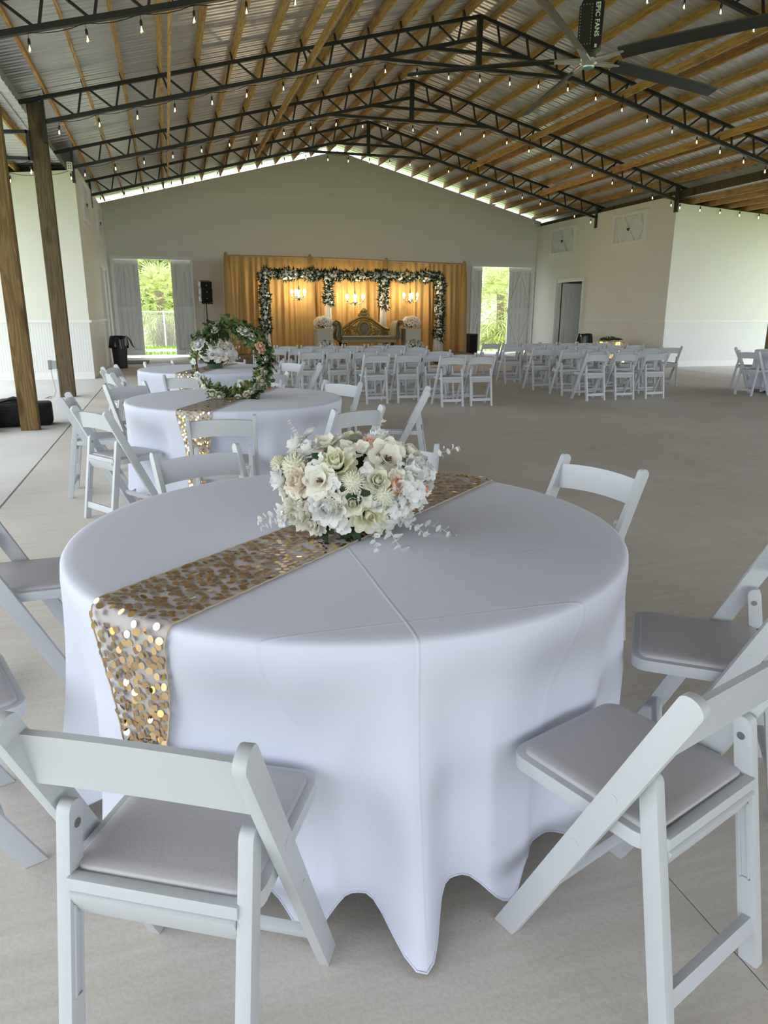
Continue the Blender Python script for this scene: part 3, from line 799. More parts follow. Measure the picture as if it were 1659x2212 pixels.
    vs = [(x, y, rings[q][1]) for q, lp in enumerate(loops) for x, y in lp]; fs = []
    for q in range(len(loops)-1):
        for i in range(k): fs.append((q*k+i, q*k+(i+1) % k, (q+1)*k+(i+1) % k, (q+1)*k+i))
    fs.append(tuple((len(loops)-1)*k+i for i in range(k)))
    m.add(vs, fs).build('seat_cushion', M_['pad'], t, 60)
    return t
chair0 = make_chair(); remember(chair0); used = [False]; CH = []
def chair(x, y, rz, label, group):
    o = chair0 if not used[0] else copy_tree(chair0)
    used[0] = True
    CH.append((x, y, radians(rz)))
    o.location = (x, y, 0); o.rotation_euler = (0, 0, radians(rz)); o['label'] = label; o['group'] = group
    return o
rng = random.Random(4)
T1, T2, T3, T4 = (0.49, 2.041), (0.465, 5.62), (0.45, 8.75), (10.93, 10.45)
G1, G2, G3, G4 = 'chairs around the bouquet table', 'chairs around the wreath table', 'chairs around the table closest to the stage', 'chairs at the outer table'
chair(-0.020, 1.185, -28.2, 'white folding chair whose backrest hides the hanging sequin runner end', G1)
chair(0.902, 1.111, 19.9, 'white folding chair with its padded seat turned beside the wide hem fold', G1)
chair(1.464, 1.572, 53.6, 'white folding chair between the wide hem fold chair and the empty floor', G1)
chair(1.541, 2.530, 109.1, 'white folding chair alone beside the far runner end of bouquet table', G1)
chair(0.93, 3.10, 152, 'white folding chair mostly hidden behind the white bouquet', G1)
chair(0.156, 3.191, 200.3, 'white folding chair of the bouquet table backing the wreath table runner', G1)
chair(-0.561, 2.733, 273.6, 'white folding chair of bouquet table facing along the open side, seat under cloth', G1)
chair(-0.662, 1.851, 291.0, 'white folding chair with a bare seat corner near the hanging sequin runner', G1)
chair(-0.359, 5.124, 304.6, 'white folding chair at wreath table turned toward the cloth corner by the slab joint', G2)
chair(-0.591, 5.918, 269.1, 'white folding chair at wreath table standing closest to the timber posts', G2)
chair(-0.272, 6.66, 218.3, 'white folding chair on the stage side of wreath table by the slab joint', G2)
chair(0.301, 4.66, 352.8, 'white folding chair in front of the wreath table sequin runner', G2)
chair(1.11, 4.82, 23.3, 'white folding chair of wreath table just beyond the white bouquet', G2)
chair(1.86, 5.74, 69, 'white folding chair seen side on between wreath table and open floor', G2)
chair(1.37, 6.40, 130.4, 'white folding chair on the stage side of wreath table by the open floor', G2)
chair(0.74, 6.72, 160, 'white folding chair behind the wreath and its clear vase', G2)
chair(-0.498, 9.08, 252.8, 'white folding chair at stage side table nearest the black lined trash bin', G3)
chair(-0.46, 8.30, 288.3, 'white folding chair at stage side table nearest the weathered post', G3)
chair(-0.033, 9.70, 211.6, 'white folding chair at stage side table in line with the barn door gap', G3)
chair(0.72, 9.78, 165, 'white folding chair hidden behind the smaller bouquet', G3)
chair(1.378, 9.366, 124, 'white folding chair at stage side table facing the smaller bouquet', G3)
chair(1.585, 8.90, 80, 'white folding chair side on between stage side table and audience rows', G3)
chair(0.19, 7.73, 340, 'white folding chair between the two runners backing the wreath', G3)
chair(0.929, 7.84, 36, 'white folding chair backing the blush roses of the wreath', G3)
chair(9.80, 10.38, 278, 'white folding chair side on at the outer table', G4)
chair(10.42, 11.28, 228, 'white folding chair facing out across the outer table', G4)
chair(10.72, 9.42, 350, 'white folding chair at the outer table with its back to the open end', G4)
GL, GR = 'audience chairs before the gold sofa', 'audience chairs beside the side wall'
rows_l = [(14.60, [1.79, 2.24, 2.71, 3.15, 3.62, 4.09, 4.53]), (13.50, [1.84, 2.30, 2.75, 3.20, 3.67, 4.13, 4.58]), (12.10, [2.25, 2.71, 3.17, 3.61, 4.05, 4.49]),
          (11.04, [3.06, 3.59, 4.05, 4.51]), (10.36, [4.07, 4.55])]
rows_r = [(14.78, [6.71, 7.17, 7.63, 8.08, 8.57, 9.02, 9.49]), (13.52, [6.63, 7.11, 7.55, 8.04, 8.49, 8.95, 9.43]), (12.27, [6.60, 7.08, 7.53, 7.98, 8.44, 8.91, 9.42]),
          (11.30, [6.62, 7.10, 7.66, 8.15]), (10.52, [6.62, 7.16, 7.75])]
for rows_, grp, blk, rev in ((rows_l, GL, 'block before the sofa', True), (rows_r, GR, 'block by the side wall', False)):
    for i, (yy, xx) in enumerate(rows_):
        for j, x in enumerate(reversed(xx) if rev else xx):
            lab = 'white folding chair %s from centre aisle, %s row from stage, %s' % (ordinal(j), ordinal(i), blk)
            rz = rng.uniform(-3, 3)
            if (i, j, rev) == (2, 6, False): rz = -8
            chair(x, yy+rng.uniform(-.03, .03), rz, lab, grp)
# ================================================================ TABLES AND CLOTHS
R_T, Z_T = 0.805, 0.738
def fold(th, seed, ph0, n=18):
    r = random.Random(seed); a, b, c = [r.uniform(0, 6.28) for _ in range(3)]
    ph = n*(th-ph0) + 0.9*sin(2*(th-ph0)+a)-0.9*sin(a) + 0.7*sin(3*(th-ph0)+b)-0.7*sin(b)
    v = 0.5+0.5*cos(ph)
    amp = 0.72+0.28*cos(5*(th-ph0)+0.0)
    return (v**1.6)*amp
def cloth_r(th, s, seed, ph0, flat=None):
    F = fold(th, seed, ph0)
    k = 1.0
    if flat is not None:
        d = (th-flat+pi) % (2*pi)-pi; k = 0.25+0.75*min(1, max(0, (abs(d)-0.16)/0.2))
    return R_T + 0.012 + k*(0.155*s**1.25*(F-0.38)) - 0.018*sin(pi*s)
def cloth_z(th, s, seed, ph0):
    F = fold(th, seed, ph0)
    return Z_T - 0.012 - s*(Z_T-0.012-0.008-0.085*(1-F)**1.2)
def press(x, y, z, tc):
    """where a seat is tucked in, the cloth is pushed back by its front edge"""
    for cx_, cy_, a in CH:
        dx, dy = x+tc[0]-cx_, y+tc[1]-cy_
        if dx*dx+dy*dy > 0.30: continue
        lx, ly = dx*cos(a)+dy*sin(a), -dx*sin(a)+dy*cos(a)
        if abs(lx) > 0.30 or ly > 0.235 or ly < -0.1: continue
        kx = 1 if abs(lx) < 0.20 else 1-(abs(lx)-0.20)/0.10
        kz = 1.0 if 0.20 < z < 0.47 else (max(0, 1-(z-0.47)/0.2) if z >= 0.47 else 0.5+0.5*z/0.20)
        kx, kz = kx*kx*(3-2*kx), kz*kz*(3-2*kz)
        d = (0.235-ly)*kx*kz
        x, y = x-sin(a)*d, y+cos(a)*d
    return x, y, z
def make_cloth(seed, ph0, flat, tc, nth=288):
    m = MB(); rings = []
    prof_top = [0.15, 0.35, 0.55, 0.70, R_T-0.03]
    for r in prof_top: rings.append([(r*cos(2*pi*k/nth), r*sin(2*pi*k/nth), Z_T+0.004) for k in range(nth)])
    for a in (25, 55, 80):
        rr, zz = R_T-0.018+0.026*sin(radians(a)), Z_T+0.004-0.016*(1-cos(radians(a)))
        rings.append([(rr*cos(2*pi*k/nth), rr*sin(2*pi*k/nth), zz) for k in range(nth)])
    for q in range(1, 23):
        s = q/22; ring = []
        for k in range(nth):
            th = 2*pi*k/nth; rr = cloth_r(th, s, seed, ph0, flat); ring.append(press(rr*cos(th), rr*sin(th), cloth_z(th, s, seed, ph0), tc))
        rings.append(ring)
    vs = [(0, 0, Z_T+0.004)]+[p for r in rings for p in r]; fs = []
    for k in range(nth): fs.append((0, 1+k, 1+(k+1) % nth))
    for q in range(len(rings)-1):
        for k in range(nth):
            k2 = (k+1) % nth; fs.append((1+q*nth+k, 1+(q+1)*nth+k, 1+(q+1)*nth+k2, 1+q*nth+k2))
    m.add(vs, fs)
    return m.mesh('tablecloth', M_['linen'], 180)
def hem_mesh(seed, ph0, flat, tc, nth=288):
    pts = []
    for k in range(nth+1):
        th = 2*pi*k/nth; rr = cloth_r(th, 1.0, seed, ph0, flat)+0.001; pts.append(press(rr*cos(th), rr*sin(th), cloth_z(th, 1.0, seed, ph0)+0.004, tc))
    return MB().tube(pts, 0.0026, 5, cap=False).mesh('hem', M_['linen'], 180)
TH = {1: radians(-94), 2: radians(-60), 3: radians(-40), 4: radians(200)}
RA = {1: atan2(-0.657, -0.754), 2: radians(-114), 3: radians(-110), 4: radians(-139)}
RUN_A = RA[1]
tabs = ((1, T1, 'the white bouquet'), (2, T2, 'the leafy wreath'), (3, T3, 'the smaller bouquet'), (4, T4, 'the outer aisle chairs'))
for n, (tx, ty), nm in tabs:
    t = thing('round_table', 'round folding table hidden under the white cloth with '+nm, 'table', (tx, ty, 0), group='round banquet tables')
    MB().lathe([(0, Z_T-0.045), (R_T-0.02, Z_T-0.045), (R_T, Z_T-0.03), (R_T, Z_T-0.008), (R_T-0.01, Z_T), (0, Z_T)], 48, cap=False).build('tabletop', M_['table'], t, 40)
    for sx_ in (-1, 1):
        for sy_ in (-1, 1):
            MB().tube([(sx_*0.33, sy_*0.33, Z_T-0.04), (sx_*0.38, sy_*0.30, 0.0)], 0.014, 8).build('leg', M_['steel'], t, 40)
    c = link('tablecloth', make_cloth(n*7+1, TH[n], RA[n], (tx, ty)), None, (tx, ty, 0))
    tag(c, 'white floor length cloth on the round table with '+nm, 'tablecloth', 'white round tablecloths')
    link('hem', hem_mesh(n*7+1, TH[n], RA[n], (tx, ty)), c)

# ---- sequin runners
RW = 0.25
rd = Vector((0.754, 0.657, 0)); rn = Vector((0.657, -0.754, 0))       # along (near end -> far end), across
def runner_pos(a, v, seed, ph0, lift=0.0):
    """a: metres along from the table centre, v: metres across; returns point and normal"""
    v = v-0.011
    edge = R_T-0.004
    half = sqrt(max(0.0, edge*edge - v*v))
    if abs(a) <= half:
        p = rd*a + rn*v; return Vector((p.x, p.y, Z_T+0.0065+lift)), Vector((0, 0, 1))
    sg = 1 if a > 0 else -1
    over = abs(a)-half
    z = Z_T-over
    k = max(0.0, 1-over*0.5)                                           # gathers a little as it hangs
    vv = v*(1-0.55*min(1, over/0.42)**0.9)+0.012*sin(over*9)*min(1, over*5)
    q = rd*sg*sqrt(max(0, edge*edge-vv*vv)) + rn*vv
    th = atan2(q.y, q.x); s = min(1, over/(Z_T-0.03))
    rr = cloth_r(th, s, seed, ph0, RUN_A if sg < 0 else None)+0.010+lift + 0.006*sin(40*v+over*5)*min(1, over*6)
    nn = Vector((cos(th), sin(th), 0))
    if over < 0.03:
        f = over/0.03; return Vector((nn.x*(edge+(rr-edge)*f), nn.y*(edge+(rr-edge)*f), Z_T+0.0065+lift-over*f)), (nn*f+Vector((0, 0, 1-f))).normalized()
    return Vector((nn.x*rr, nn.y*rr, z+0.0065)), nn
def make_runner(tc, seed, ph0, label, n_parts, pitch=0.0225, drop=0.50):
    half = R_T; L0, L1 = -(half+drop), half+drop*0.9
    rr = random.Random(seed)
    t = thing('sequin_runner', label, 'table runner', (tc[0], tc[1], 0), group='gold sequin table runners')
    nA, nV = 110, 13
    MB().grid(lambda i, j: runner_pos(L0+(L1-L0)*i/(nA-1), (-0.5+j/(nV-1))*RW, seed, ph0)[0], nA, nV).build('netting', M_['net'], t, 180)
    for sd in (-1, 1):
        pts = [runner_pos(L0+(L1-L0)*i/160, sd*RW/2+sd*0.002*sin(i*2.1), seed, ph0, 0.001)[0] for i in range(161)]
        MB().tube(pts, 0.0022, 5).build('edging', M_['netedge'], t, 180)
    seqs = []
    nrow = 13; na = int((L1-L0)/pitch)
    for i in range(na):
        for j in range(nrow):
            if rr.random() < 0.10: continue
            a = L0+(i+0.5+(0.5 if j % 2 else 0))*pitch + rr.uniform(-.005, .005)
            v = (-0.5+(j+0.5)/nrow)*(RW-0.006) + rr.uniform(-.004, .004)
            hang = abs(a) > sqrt(max(0, (R_T-.004)**2-v*v))
            p, nn = runner_pos(a, v, seed, ph0, rr.uniform(0.003, 0.007) if hang else rr.uniform(0.001, 0.0035))
            tl = 0.34 if hang else 0.10
            if not hang and rr.random() < 0.07: tl = 0.6
            ax = Vector((rr.gauss(0, tl), rr.gauss(0, tl), rr.gauss(0, tl)))
            nn = (nn+ax*0.6).normalized()
            if nn.z < 0 and not hang: nn.z = -nn.z
            seqs.append((a, p, nn))
    seqs.sort(key=lambda q: q[0])
    disc = MB().add([(0.0085*cos(2*pi*k/12), 0.0085*sin(2*pi*k/12), 0) for k in range(12)], [tuple(range(12))]).mesh('sequin', M_['gold'])
    rest = MB()
    for i, (a, p, nn) in enumerate(seqs):
        q = nn.to_track_quat('Z', 'Y')
        if i < n_parts:
            link('sequin', disc, t, p, q.to_euler())
        else:
            R = q.to_matrix(); nv = 10
            rest.add([p+R @ Vector((0.0085*cos(2*pi*k/nv), 0.0085*sin(2*pi*k/nv), 0)) for k in range(nv)], [tuple(range(nv))])
    tag(rest.build('sequins', M_['gold'], t), kind='stuff')
    return t
def turn_runner(n):
    global RUN_A, rd, rn
    RUN_A = RA[n]; rd = Vector((-cos(RUN_A), -sin(RUN_A), 0)); rn = Vector((rd.y, -rd.x, 0))
make_runner(T1, 8, TH[1], 'gold sequin runner under the white bouquet, one end hanging down', 300)
turn_runner(2)
make_runner(T2, 15, TH[2], 'gold sequin runner under the leafy wreath', 0)
turn_runner(3)
make_runner(T3, 22, TH[3], 'gold sequin runner under the smaller bouquet near the stage', 0)
turn_runner(4)
make_runner(T4, 29, TH[4], 'gold sequin runner on the outer aisle table', 0)

# ================================================================ FLOWERS
def petal(m, az, r0, z0, L, w, f0, f1, cup, rr, nu=5, nv=5, ruffle=0.0, mi=0):
    ca, sa = cos(az), sin(az); path = []; r, z = r0, z0
    for i in range(nu):
        u = i/(nu-1); path.append((r, z)); ang = radians(f0+(f1-f0)*u); r += sin(ang)*L/(nu-1); z += cos(ang)*L/(nu-1)
    vs = []
    for i in range(nu):
        u = i/(nu-1); wd = w*(sin(pi*(0.12+0.74*u))**0.8)
        for j in range(nv):
            v = -1+2*j/(nv-1); r, z = path[i]
            ry = v*wd; rx = r - cup*wd*v*v
            zz = z + ruffle*u*rr.uniform(-1, 1)
            if i == nu-1: zz -= 0.12*L*v*v
            vs.append((rx*ca-ry*sa, rx*sa+ry*ca, zz))
    fs = [(i*nv+j, i*nv+j+1, (i+1)*nv+j+1, (i+1)*nv+j) for i in range(nu-1) for j in range(nv-1)]
    m.add(vs, fs, mi)
def flower_mesh(kind, mat, seed):
    """flower of radius about 1, opening along +z"""
    rr = random.Random(seed); m = MB(); mats = [mat]
    def ring(n, r0, z0, L, w, f0, f1, cup, ruf=0.02, jit=0.15):
        a0 = rr.uniform(0, 6.28)
        for k in range(n):
            petal(m, a0+2*pi*(k+rr.uniform(-jit, jit))/n, r0, z0, L*rr.uniform(.88, 1.1), w, f0+rr.uniform(-7, 7), f1+rr.uniform(-9, 9), cup, rr, ruffle=ruf)
    if kind == 'rose':
        ring(4, 0.07, 0.10, 0.56, 0.22, 6, -22, 0.9); ring(5, 0.17, 0.05, 0.66, 0.30, 12, -18, 0.8); ring(6, 0.28, 0.0, 0.72, 0.36, 20, -4, 0.7)
        ring(6, 0.36, -0.08, 0.72, 0.42, 42, 38, 0.45); ring(7, 0.36, -0.16, 0.70, 0.44, 66, 98, 0.3)
    elif kind == 'peony':
        ring(8, 0.05, 0.12, 0.52, 0.15, 4, -25, 0.9, 0.05); ring(10, 0.16, 0.08, 0.62, 0.18, 14, -16, 0.8, 0.06); ring(11, 0.27, 0.02, 0.68, 0.22, 26, 2, 0.6, 0.06)
        ring(11, 0.36, -0.05, 0.70, 0.26, 46, 34, 0.45, 0.06); ring(12, 0.38, -0.14, 0.68, 0.30, 70, 90, 0.3, 0.05)
    elif kind == 'open':
        mats = [mat, M_['stamen']]
        ring(6, 0.12, 0.0, 0.70, 0.34, 34, 34, 0.4, 0.05); ring(7, 0.14, -0.05, 0.92, 0.42, 58, 70, 0.3, 0.05); ring(7, 0.12, -0.12, 1.0, 0.46, 72, 92, 0.25, 0.05)
        for k in range(9):
            a = rr.uniform(0, 6.28); m.tube([(0, 0, 0.0), (0.14*cos(a), 0.14*sin(a), 0.24)], [0.02, 0.035], 4, mi=1)
        m.ellipsoid((0, 0, 0.06), (0.10, 0.10, 0.10), 8, 5, 1)
    elif kind == 'pom':
        m.ellipsoid((0, 0, 0), (0.75, 0.75, 0.75), 10, 7)
        for k in range(130):
            z = 1-2*(k+.5)/130; a = k*2.39996; q = sqrt(1-z*z); d = Vector((q*cos(a), q*sin(a), z))
            x = d.orthogonal().normalized()*0.085; b = d.cross(x); p = d*0.7
            t_ = d*rr.uniform(.96, 1.06)
            m.add([p+x, p+b, p-x, p-b, t_+x*.7, t_+b*.7, t_-x*.7, t_-b*.7], [(0, 1, 5, 4), (1, 2, 6, 5), (2, 3, 7, 6), (3, 0, 4, 7), (4, 5, 6, 7)])
    elif kind == 'hyd':
        for k in range(7):
            a = k*2.4; q = 0.62*sqrt(k/6.5); c = Vector((q*cos(a), q*sin(a), 0.35*(1-q*q)+rr.uniform(-.08, .12)))
            tilt = Matrix.Rotation(rr.uniform(-.6, .6), 3, 'X') @ Matrix.Rotation(rr.uniform(-.6, .6), 3, 'Y'); a0 = rr.uniform(0, 6)
            for e in range(4):
                f = MB(); petal(f, a0+e*pi/2, 0.02, 0, 0.46, 0.25, 62, 88, 0.1, rr, 4, 4, 0.03); m.add([tilt @ Vector(p)+c for p in f.v], f.f)
    elif kind == 'euca':
        for k in range(9):
            u = k/8; c = Vector((0.25*sin(u*2), 0.1*cos(u*5), u*1.9)); a = k*2.2
            f = MB(); petal(f, a, 0.03, 0, 0.52*(1-.35*u), 0.28*(1-.3*u), 60, 80, 0.1, rr, 4, 4, 0.02); m.add([Vector(p)+c for p in f.v], f.f)
        m.tube([(0.25*sin(u*.2), 0.1*cos(u*.5), u*.19) for u in range(11)], 0.02, 4)
    elif kind == 'leaf':
        petal(m, 0, 0.02, 0, 1.0, 0.24, 55, 95, 0.15, rr, 6, 4, 0.02)
    elif kind == 'leaves':
        for k in range(5):
            petal(m, k*1.256+rr.uniform(-.3, .3), 0.03, rr.uniform(0, .3), 0.95, 0.26, 40+rr.uniform(-10, 20), 85, 0.12, rr, 5, 4, 0.02)
    elif kind == 'round':
        for k in range(6):
            c = Vector((0, 0, k*0.22)); f = MB(); petal(f, k*2.1+rr.uniform(-.4, .4), 0.05, 0, 0.55, 0.27, 58, 84, 0.12, rr, 4, 4, 0.02); m.add([Vector(p)+c for p in f.v], f.f)
    return m.mesh(kind, mats, 180)
FM = {}
def fmesh(kind, c, var=0):
    k = (kind, c, var)
    if k not in FM: FM[k] = flower_mesh(kind, M_[c], hash((len(kind), ord(kind[0]), ord(c[-1]), var)) % 9999)
    return FM[k]
KN = {'rose': 'rose', 'peony': 'peony', 'open': 'open_bloom', 'pom': 'pompom_bloom', 'hyd': 'hydrangea_sprig', 'euca': 'eucalyptus_sprig', 'leaf': 'leaf', 'leaves': 'leaf_cluster', 'round': 'leaf_sprig'}
def put_flower(parent, kind, c, p, n, r, rr):
    q = Vector(n).normalized().to_track_quat('Z', 'Y').to_matrix() @ Matrix.Rotation(rr.uniform(0, 6.28), 3, 'Z')
    return link(KN[kind], fmesh(kind, c, rr.randint(0, 1)), parent, p, q.to_euler(), r)
# the big bouquet
FL = [('rose','fw',.272,2.005,.911,-.98,-.03,.21,.031),('pom','fc',.278,2.053,.942,-.96,.18,.2,.018),('hyd','fw',.379,2.073,1.022,-.66,.33,.67,.022),('rose','fw',.332,2.069,.994,-.83,.28,.47,.029),
('rose','fw',.357,1.983,.998,-.43,-.11,.9,.028),('open','fi',.409,1.974,1.016,-.25,-.13,.96,.032),('peony','fy',.414,1.872,.977,-.28,-.59,.76,.038),('pom','fc',.309,1.954,.96,-.68,-.27,.68,.025),
('peony','fb',.311,1.905,.924,-.75,-.56,.34,.031),('open','fi',.363,1.86,.931,-.52,-.76,.4,.033),('peony','fw',.384,1.847,.86,-.44,-.81,-.1,.044),('peony','fi',.317,1.93,.825,-.63,-.54,-.2,.042),
('hyd','fw',.4,1.836,.925,-.38,-.87,.33,.017),('pom','fc',.451,1.823,.931,-.19,-.9,.39,.022),('hyd','fi',.47,1.895,1.004,-.1,-.43,.9,.031),('peony','fp',.524,1.915,1.013,.05,-.34,.94,.025),
('open','fw',.588,2.023,1.021,.21,-.2,.98,.024),('open','fi',.563,1.865,.982,.17,-.8,.55,.043),('rose','fc',.517,1.817,.931,.04,-.93,.38,.026),('rose','fp',.569,1.82,.918,.23,-.94,.25,.022),
('rose','fw',.64,1.868,.949,.47,-.68,.57,.032),('rose','fi',.643,1.92,.986,.42,-.38,.83,.026),('rose','fc',.447,1.819,.872,-.21,-.95,.1,.026),('peony','fy',.496,1.833,.832,-.03,-.85,-.1,.04),
('rose','fw',.517,1.816,.863,.04,-.94,-.1,.018),('pom','fc',.536,1.812,.885,.11,-.99,-.11,.02),('hyd','fw',.594,1.825,.892,.33,-.94,.1,.031),('hyd','fw',.64,1.849,.874,.51,-.83,.1,.03),
('hyd','fw',.59,1.856,.824,.27,-.87,-.2,.025),('hyd','fw',.675,1.92,.82,.82,-.44,-.1,.017),('rose','fp',.675,1.872,.885,.66,-.74,.1,.012)]
rr = random.Random(11)
bq = thing('flower_bouquet', 'large low bouquet of white, cream and peach silk flowers on sequin runner', 'bouquet', (0.505, 2.01, Z_T), group='table centrepieces')
B0 = Vector((0.505, 2.01, Z_T))
MB().ellipsoid((0, 0, 0.155), (0.155, 0.125, 0.085), 16, 10).build('foliage_core', M_['gd'], bq, 180)
MB().lathe([(0.0, 0.008), (0.055, 0.008), (0.06, 0.02), (0.06, 0.09), (0.0, 0.09)], 20, cap=False).build('base', M_['gd'], bq, 60)
for k, c, x, y_, z, nx, ny, nz, r in FL:
    n = Vector((nx, ny, nz)); p = Vector((x, y_, z))-B0-n*r*0.45
    put_flower(bq, k, c, p, n, r*1.55, rr)
for k, c, x, y_, z, r in (('hyd', 'fw', .43, 1.885, .795, .036), ('leaves', 'gd', .47, 1.90, .785, .05), ('hyd', 'fi', .55, 1.88, .79, .038), ('rose', 'fw', .62, 1.905, .80, .038), ('leaves', 'gd', .40, 1.92, .785, .05),
                          ('peony', 'fi', .36, 1.91, .80, .042), ('hyd', 'fw', .29, 1.97, .80, .036), ('leaves', 'gm', .56, 1.93, .78, .045), ('hyd', 'fw', .50, 1.87, .80, .034)):
    n = (Vector((x, y_, z))-B0-Vector((0, 0, .13))).normalized(); put_flower(bq, k, c, Vector((x, y_, z))-B0, (n.x, n.y, n.z*.4), r, rr)
for i in range(34):          # far side of the dome and the gaps
    z = rr.uniform(-0.35, 0.95); a = rr.uniform(0.05*pi, 0.95*pi); q = sqrt(1-z*z)
    n = Vector((q*cos(a)/.235, q*sin(a)/.2, z/.135)).normalized(); p = Vector((q*cos(a)*.225, q*sin(a)*.19, z*.125+.155))
    put_flower(bq, rr.choice(['rose', 'peony', 'hyd', 'open']), rr.choice(['fw', 'fi', 'fc', 'fw', 'fb']), p-n*.015, n, rr.uniform(.036, .05), rr)
for i in range(40):          # fillers between the front blooms
    z = rr.uniform(-0.5, 0.9); a = rr.uniform(-pi, 0); q = sqrt(1-z*z)
    n = Vector((q*cos(a)/.235, q*sin(a)/.2, z/.135)).normalized(); p = Vector((q*cos(a)*.21, q*sin(a)*.178, z*.115+.155))
    put_flower(bq, rr.choice(['hyd', 'hyd', 'rose']), rr.choice(['fw', 'fi']), p, n, rr.uniform(.034, .046), rr) if rr.random() < .85 else put_flower(bq, 'leaves', 'gm' if rr.random() < .5 else 'gd', p, n, rr.uniform(.03, .045), rr)
for (x, y_, z, nx, ny, nz, s) in ((.54, 1.80, .79, .3, -.6, -.7, .045), (.70, 1.88, .77, .8, -.3, -.55, .035), (.74, 1.93, .97, 1, -.1, .2, .03), (.26, 1.90, .84, -.9, -.3, -.2, .036), (.27, 2.0, .80, -.9, 0, -.4, .03),
                                  (.55, 1.90, 1.03, .1, -.2, 1, .03), (.62, 1.84, .80, .5, -.7, -.4, .035), (.34, 2.05, 1.02, -.5, .2, .8, .025), (.49, 1.83, .96, 0, -.9, .2, .03), (.50, 1.80, .80, -.1, -.7, -.6, .03)):
    put_flower(bq, 'euca', 'fe', Vector((x, y_, z))-B0-Vector((nx, ny, nz)).normalized()*s*.6, (nx, ny, nz), s*1.35, rr)
# smaller bouquet at the table near the stage
b3 = thing('flower_bouquet', 'smaller bouquet of white and blush flowers on the table nearest the stage', 'bouquet', (0.50, 8.70, Z_T), group='table centrepieces')
MB().ellipsoid((0, 0, 0.15), (0.17, 0.15, 0.11), 12, 8).build('foliage_core', M_['gd'], b3, 180)
MB().lathe([(0.0, 0.008), (0.09, 0.008), (0.08, 0.09), (0.0, 0.09)], 16, cap=False).build('base', M_['gd'], b3, 60)
for i in range(52):
    z = -0.4+1.38*i/51; a = i*2.39996; q = sqrt(max(0, 1-z*z))
    n = Vector((q*cos(a), q*sin(a), z+.1)).normalized(); p = Vector((q*cos(a)*.22, q*sin(a)*.19, z*.15+.17))
    put_flower(b3, rr.choice(['rose', 'peony', 'hyd', 'open', 'pom']), rr.choice(['fw', 'fi', 'fc', 'fw', 'fb', 'fw']), p, n, rr.uniform(.04, .06), rr)
for i in range(10):
    a = rr.uniform(0, 6.28); put_flower(b3, 'euca', 'fe', (0.2*cos(a), 0.17*sin(a), rr.uniform(.05, .28)), (cos(a), sin(a), .3), .06, rr)
# wreath
wr_ = thing('floral_wreath', 'upright hoop wreath of eucalyptus leaves and pale roses on sequin runner', 'wreath', (0.43, 5.52, Z_T), radians(-8), group='table centrepieces')
RH = 0.245
hp = [(RH*cos(a), 0, 0.27+RH*sin(a)) for a in [2*pi*k/48 for k in range(49)]]
MB().tube(hp, 0.0075, 6, cap=False).build('hoop', M_['twig'], wr_, 180)
MB().box((0.0, 0, 0.014), (0.13, 0.10, 0.014)).build('stand', M_['twig'], wr_, bevel=0.004)
for i in range(270):
    a = 2*pi*i/270+rr.uniform(-.03, .03); dg = math.degrees(a) % 360
    bare = 150 < dg < 236
    if bare and rr.random() < 0.72: continue
    d = Vector((cos(a), rr.uniform(-.9, .9), sin(a))); t_ = Vector((-sin(a), 0, cos(a)))*rr.choice([-1, 1])
    p = Vector((RH*cos(a), 0, .27+RH*sin(a)))+Vector((rr.uniform(-.012, .012), rr.uniform(-.02, .02), rr.uniform(-.012, .012)))
    n = (d*rr.choice([1, 1, -.7])+t_*0.8).normalized()
    put_flower(wr_, rr.choice(['round', 'round', 'leaves']), rr.choice(['gl', 'gl', 'gl', 'gm', 'gm'] if not (300 < dg or dg < 40) else ['gm', 'gd', 'gl', 'gl']), p, n, rr.uniform(.055, .085) if not bare else .045, rr)
for dg, kind, c, r in ((148, 'rose', 'fw', .048), (140, 'rose', 'fw', .034), (62, 'rose', 'fw', .042), (70, 'rose', 'fb', .03), (28, 'rose', 'fp', .042), (22, 'rose', 'fp', .036), (48, 'rose', 'fi', .034), (112, 'rose', 'fi', .03),
                       (346, 'rose', 'fb', .036), (330, 'peony', 'fb', .042), (318, 'rose', 'fi', .034), (305, 'rose', 'fi', .032), (296, 'rose', 'fb', .034), (250, 'rose', 'fi', .045), (238, 'rose', 'fc', .036), (200, 'rose', 'fw', .032),
                       (178, 'hyd', 'fw', .03), (5, 'rose', 'fi', .032), (280, 'rose', 'fw', .03), (220, 'hyd', 'fy', .026)):
    a = radians(dg); p = Vector((RH*1.04*cos(a), -0.035, .27+RH*1.04*sin(a)))
    put_flower(wr_, kind, c, p, (cos(a)*.8, -1, sin(a)*.8+.2), r, rr)
va = MB().lathe([(0.0, 0.006), (0.043, 0.006), (0.046, 0.01), (0.046, 0.135), (0.0435, 0.135), (0.0435, 0.014), (0.0, 0.014)], 28, cap=False).build('glass_vase', M_['glassv'], None, 50, (0.55, 5.70, Z_T))
tag(va, 'clear straight glass vase standing behind the wreath', 'vase')
# ================================================================ STAGE AND BACKDROP
st_ = thing('stage_platform', 'low brown carpeted stage under the gold sofa', 'stage', (5.35, 21.07, 0))
MB().box((0, 0, 0.10), (7.0, 1.34, 0.20)).build('platform', M_['brown'], st_, bevel=0.01)
rg = MB().box((0, 0, 0.008), (5.8, 1.55, 0.016)).build('brown_rug', M_['brown'], None, None, (5.05, 19.58, 0)); tag(rg, 'flat brown rug on the floor in front of the stage', 'rug')
ZS = 0.20
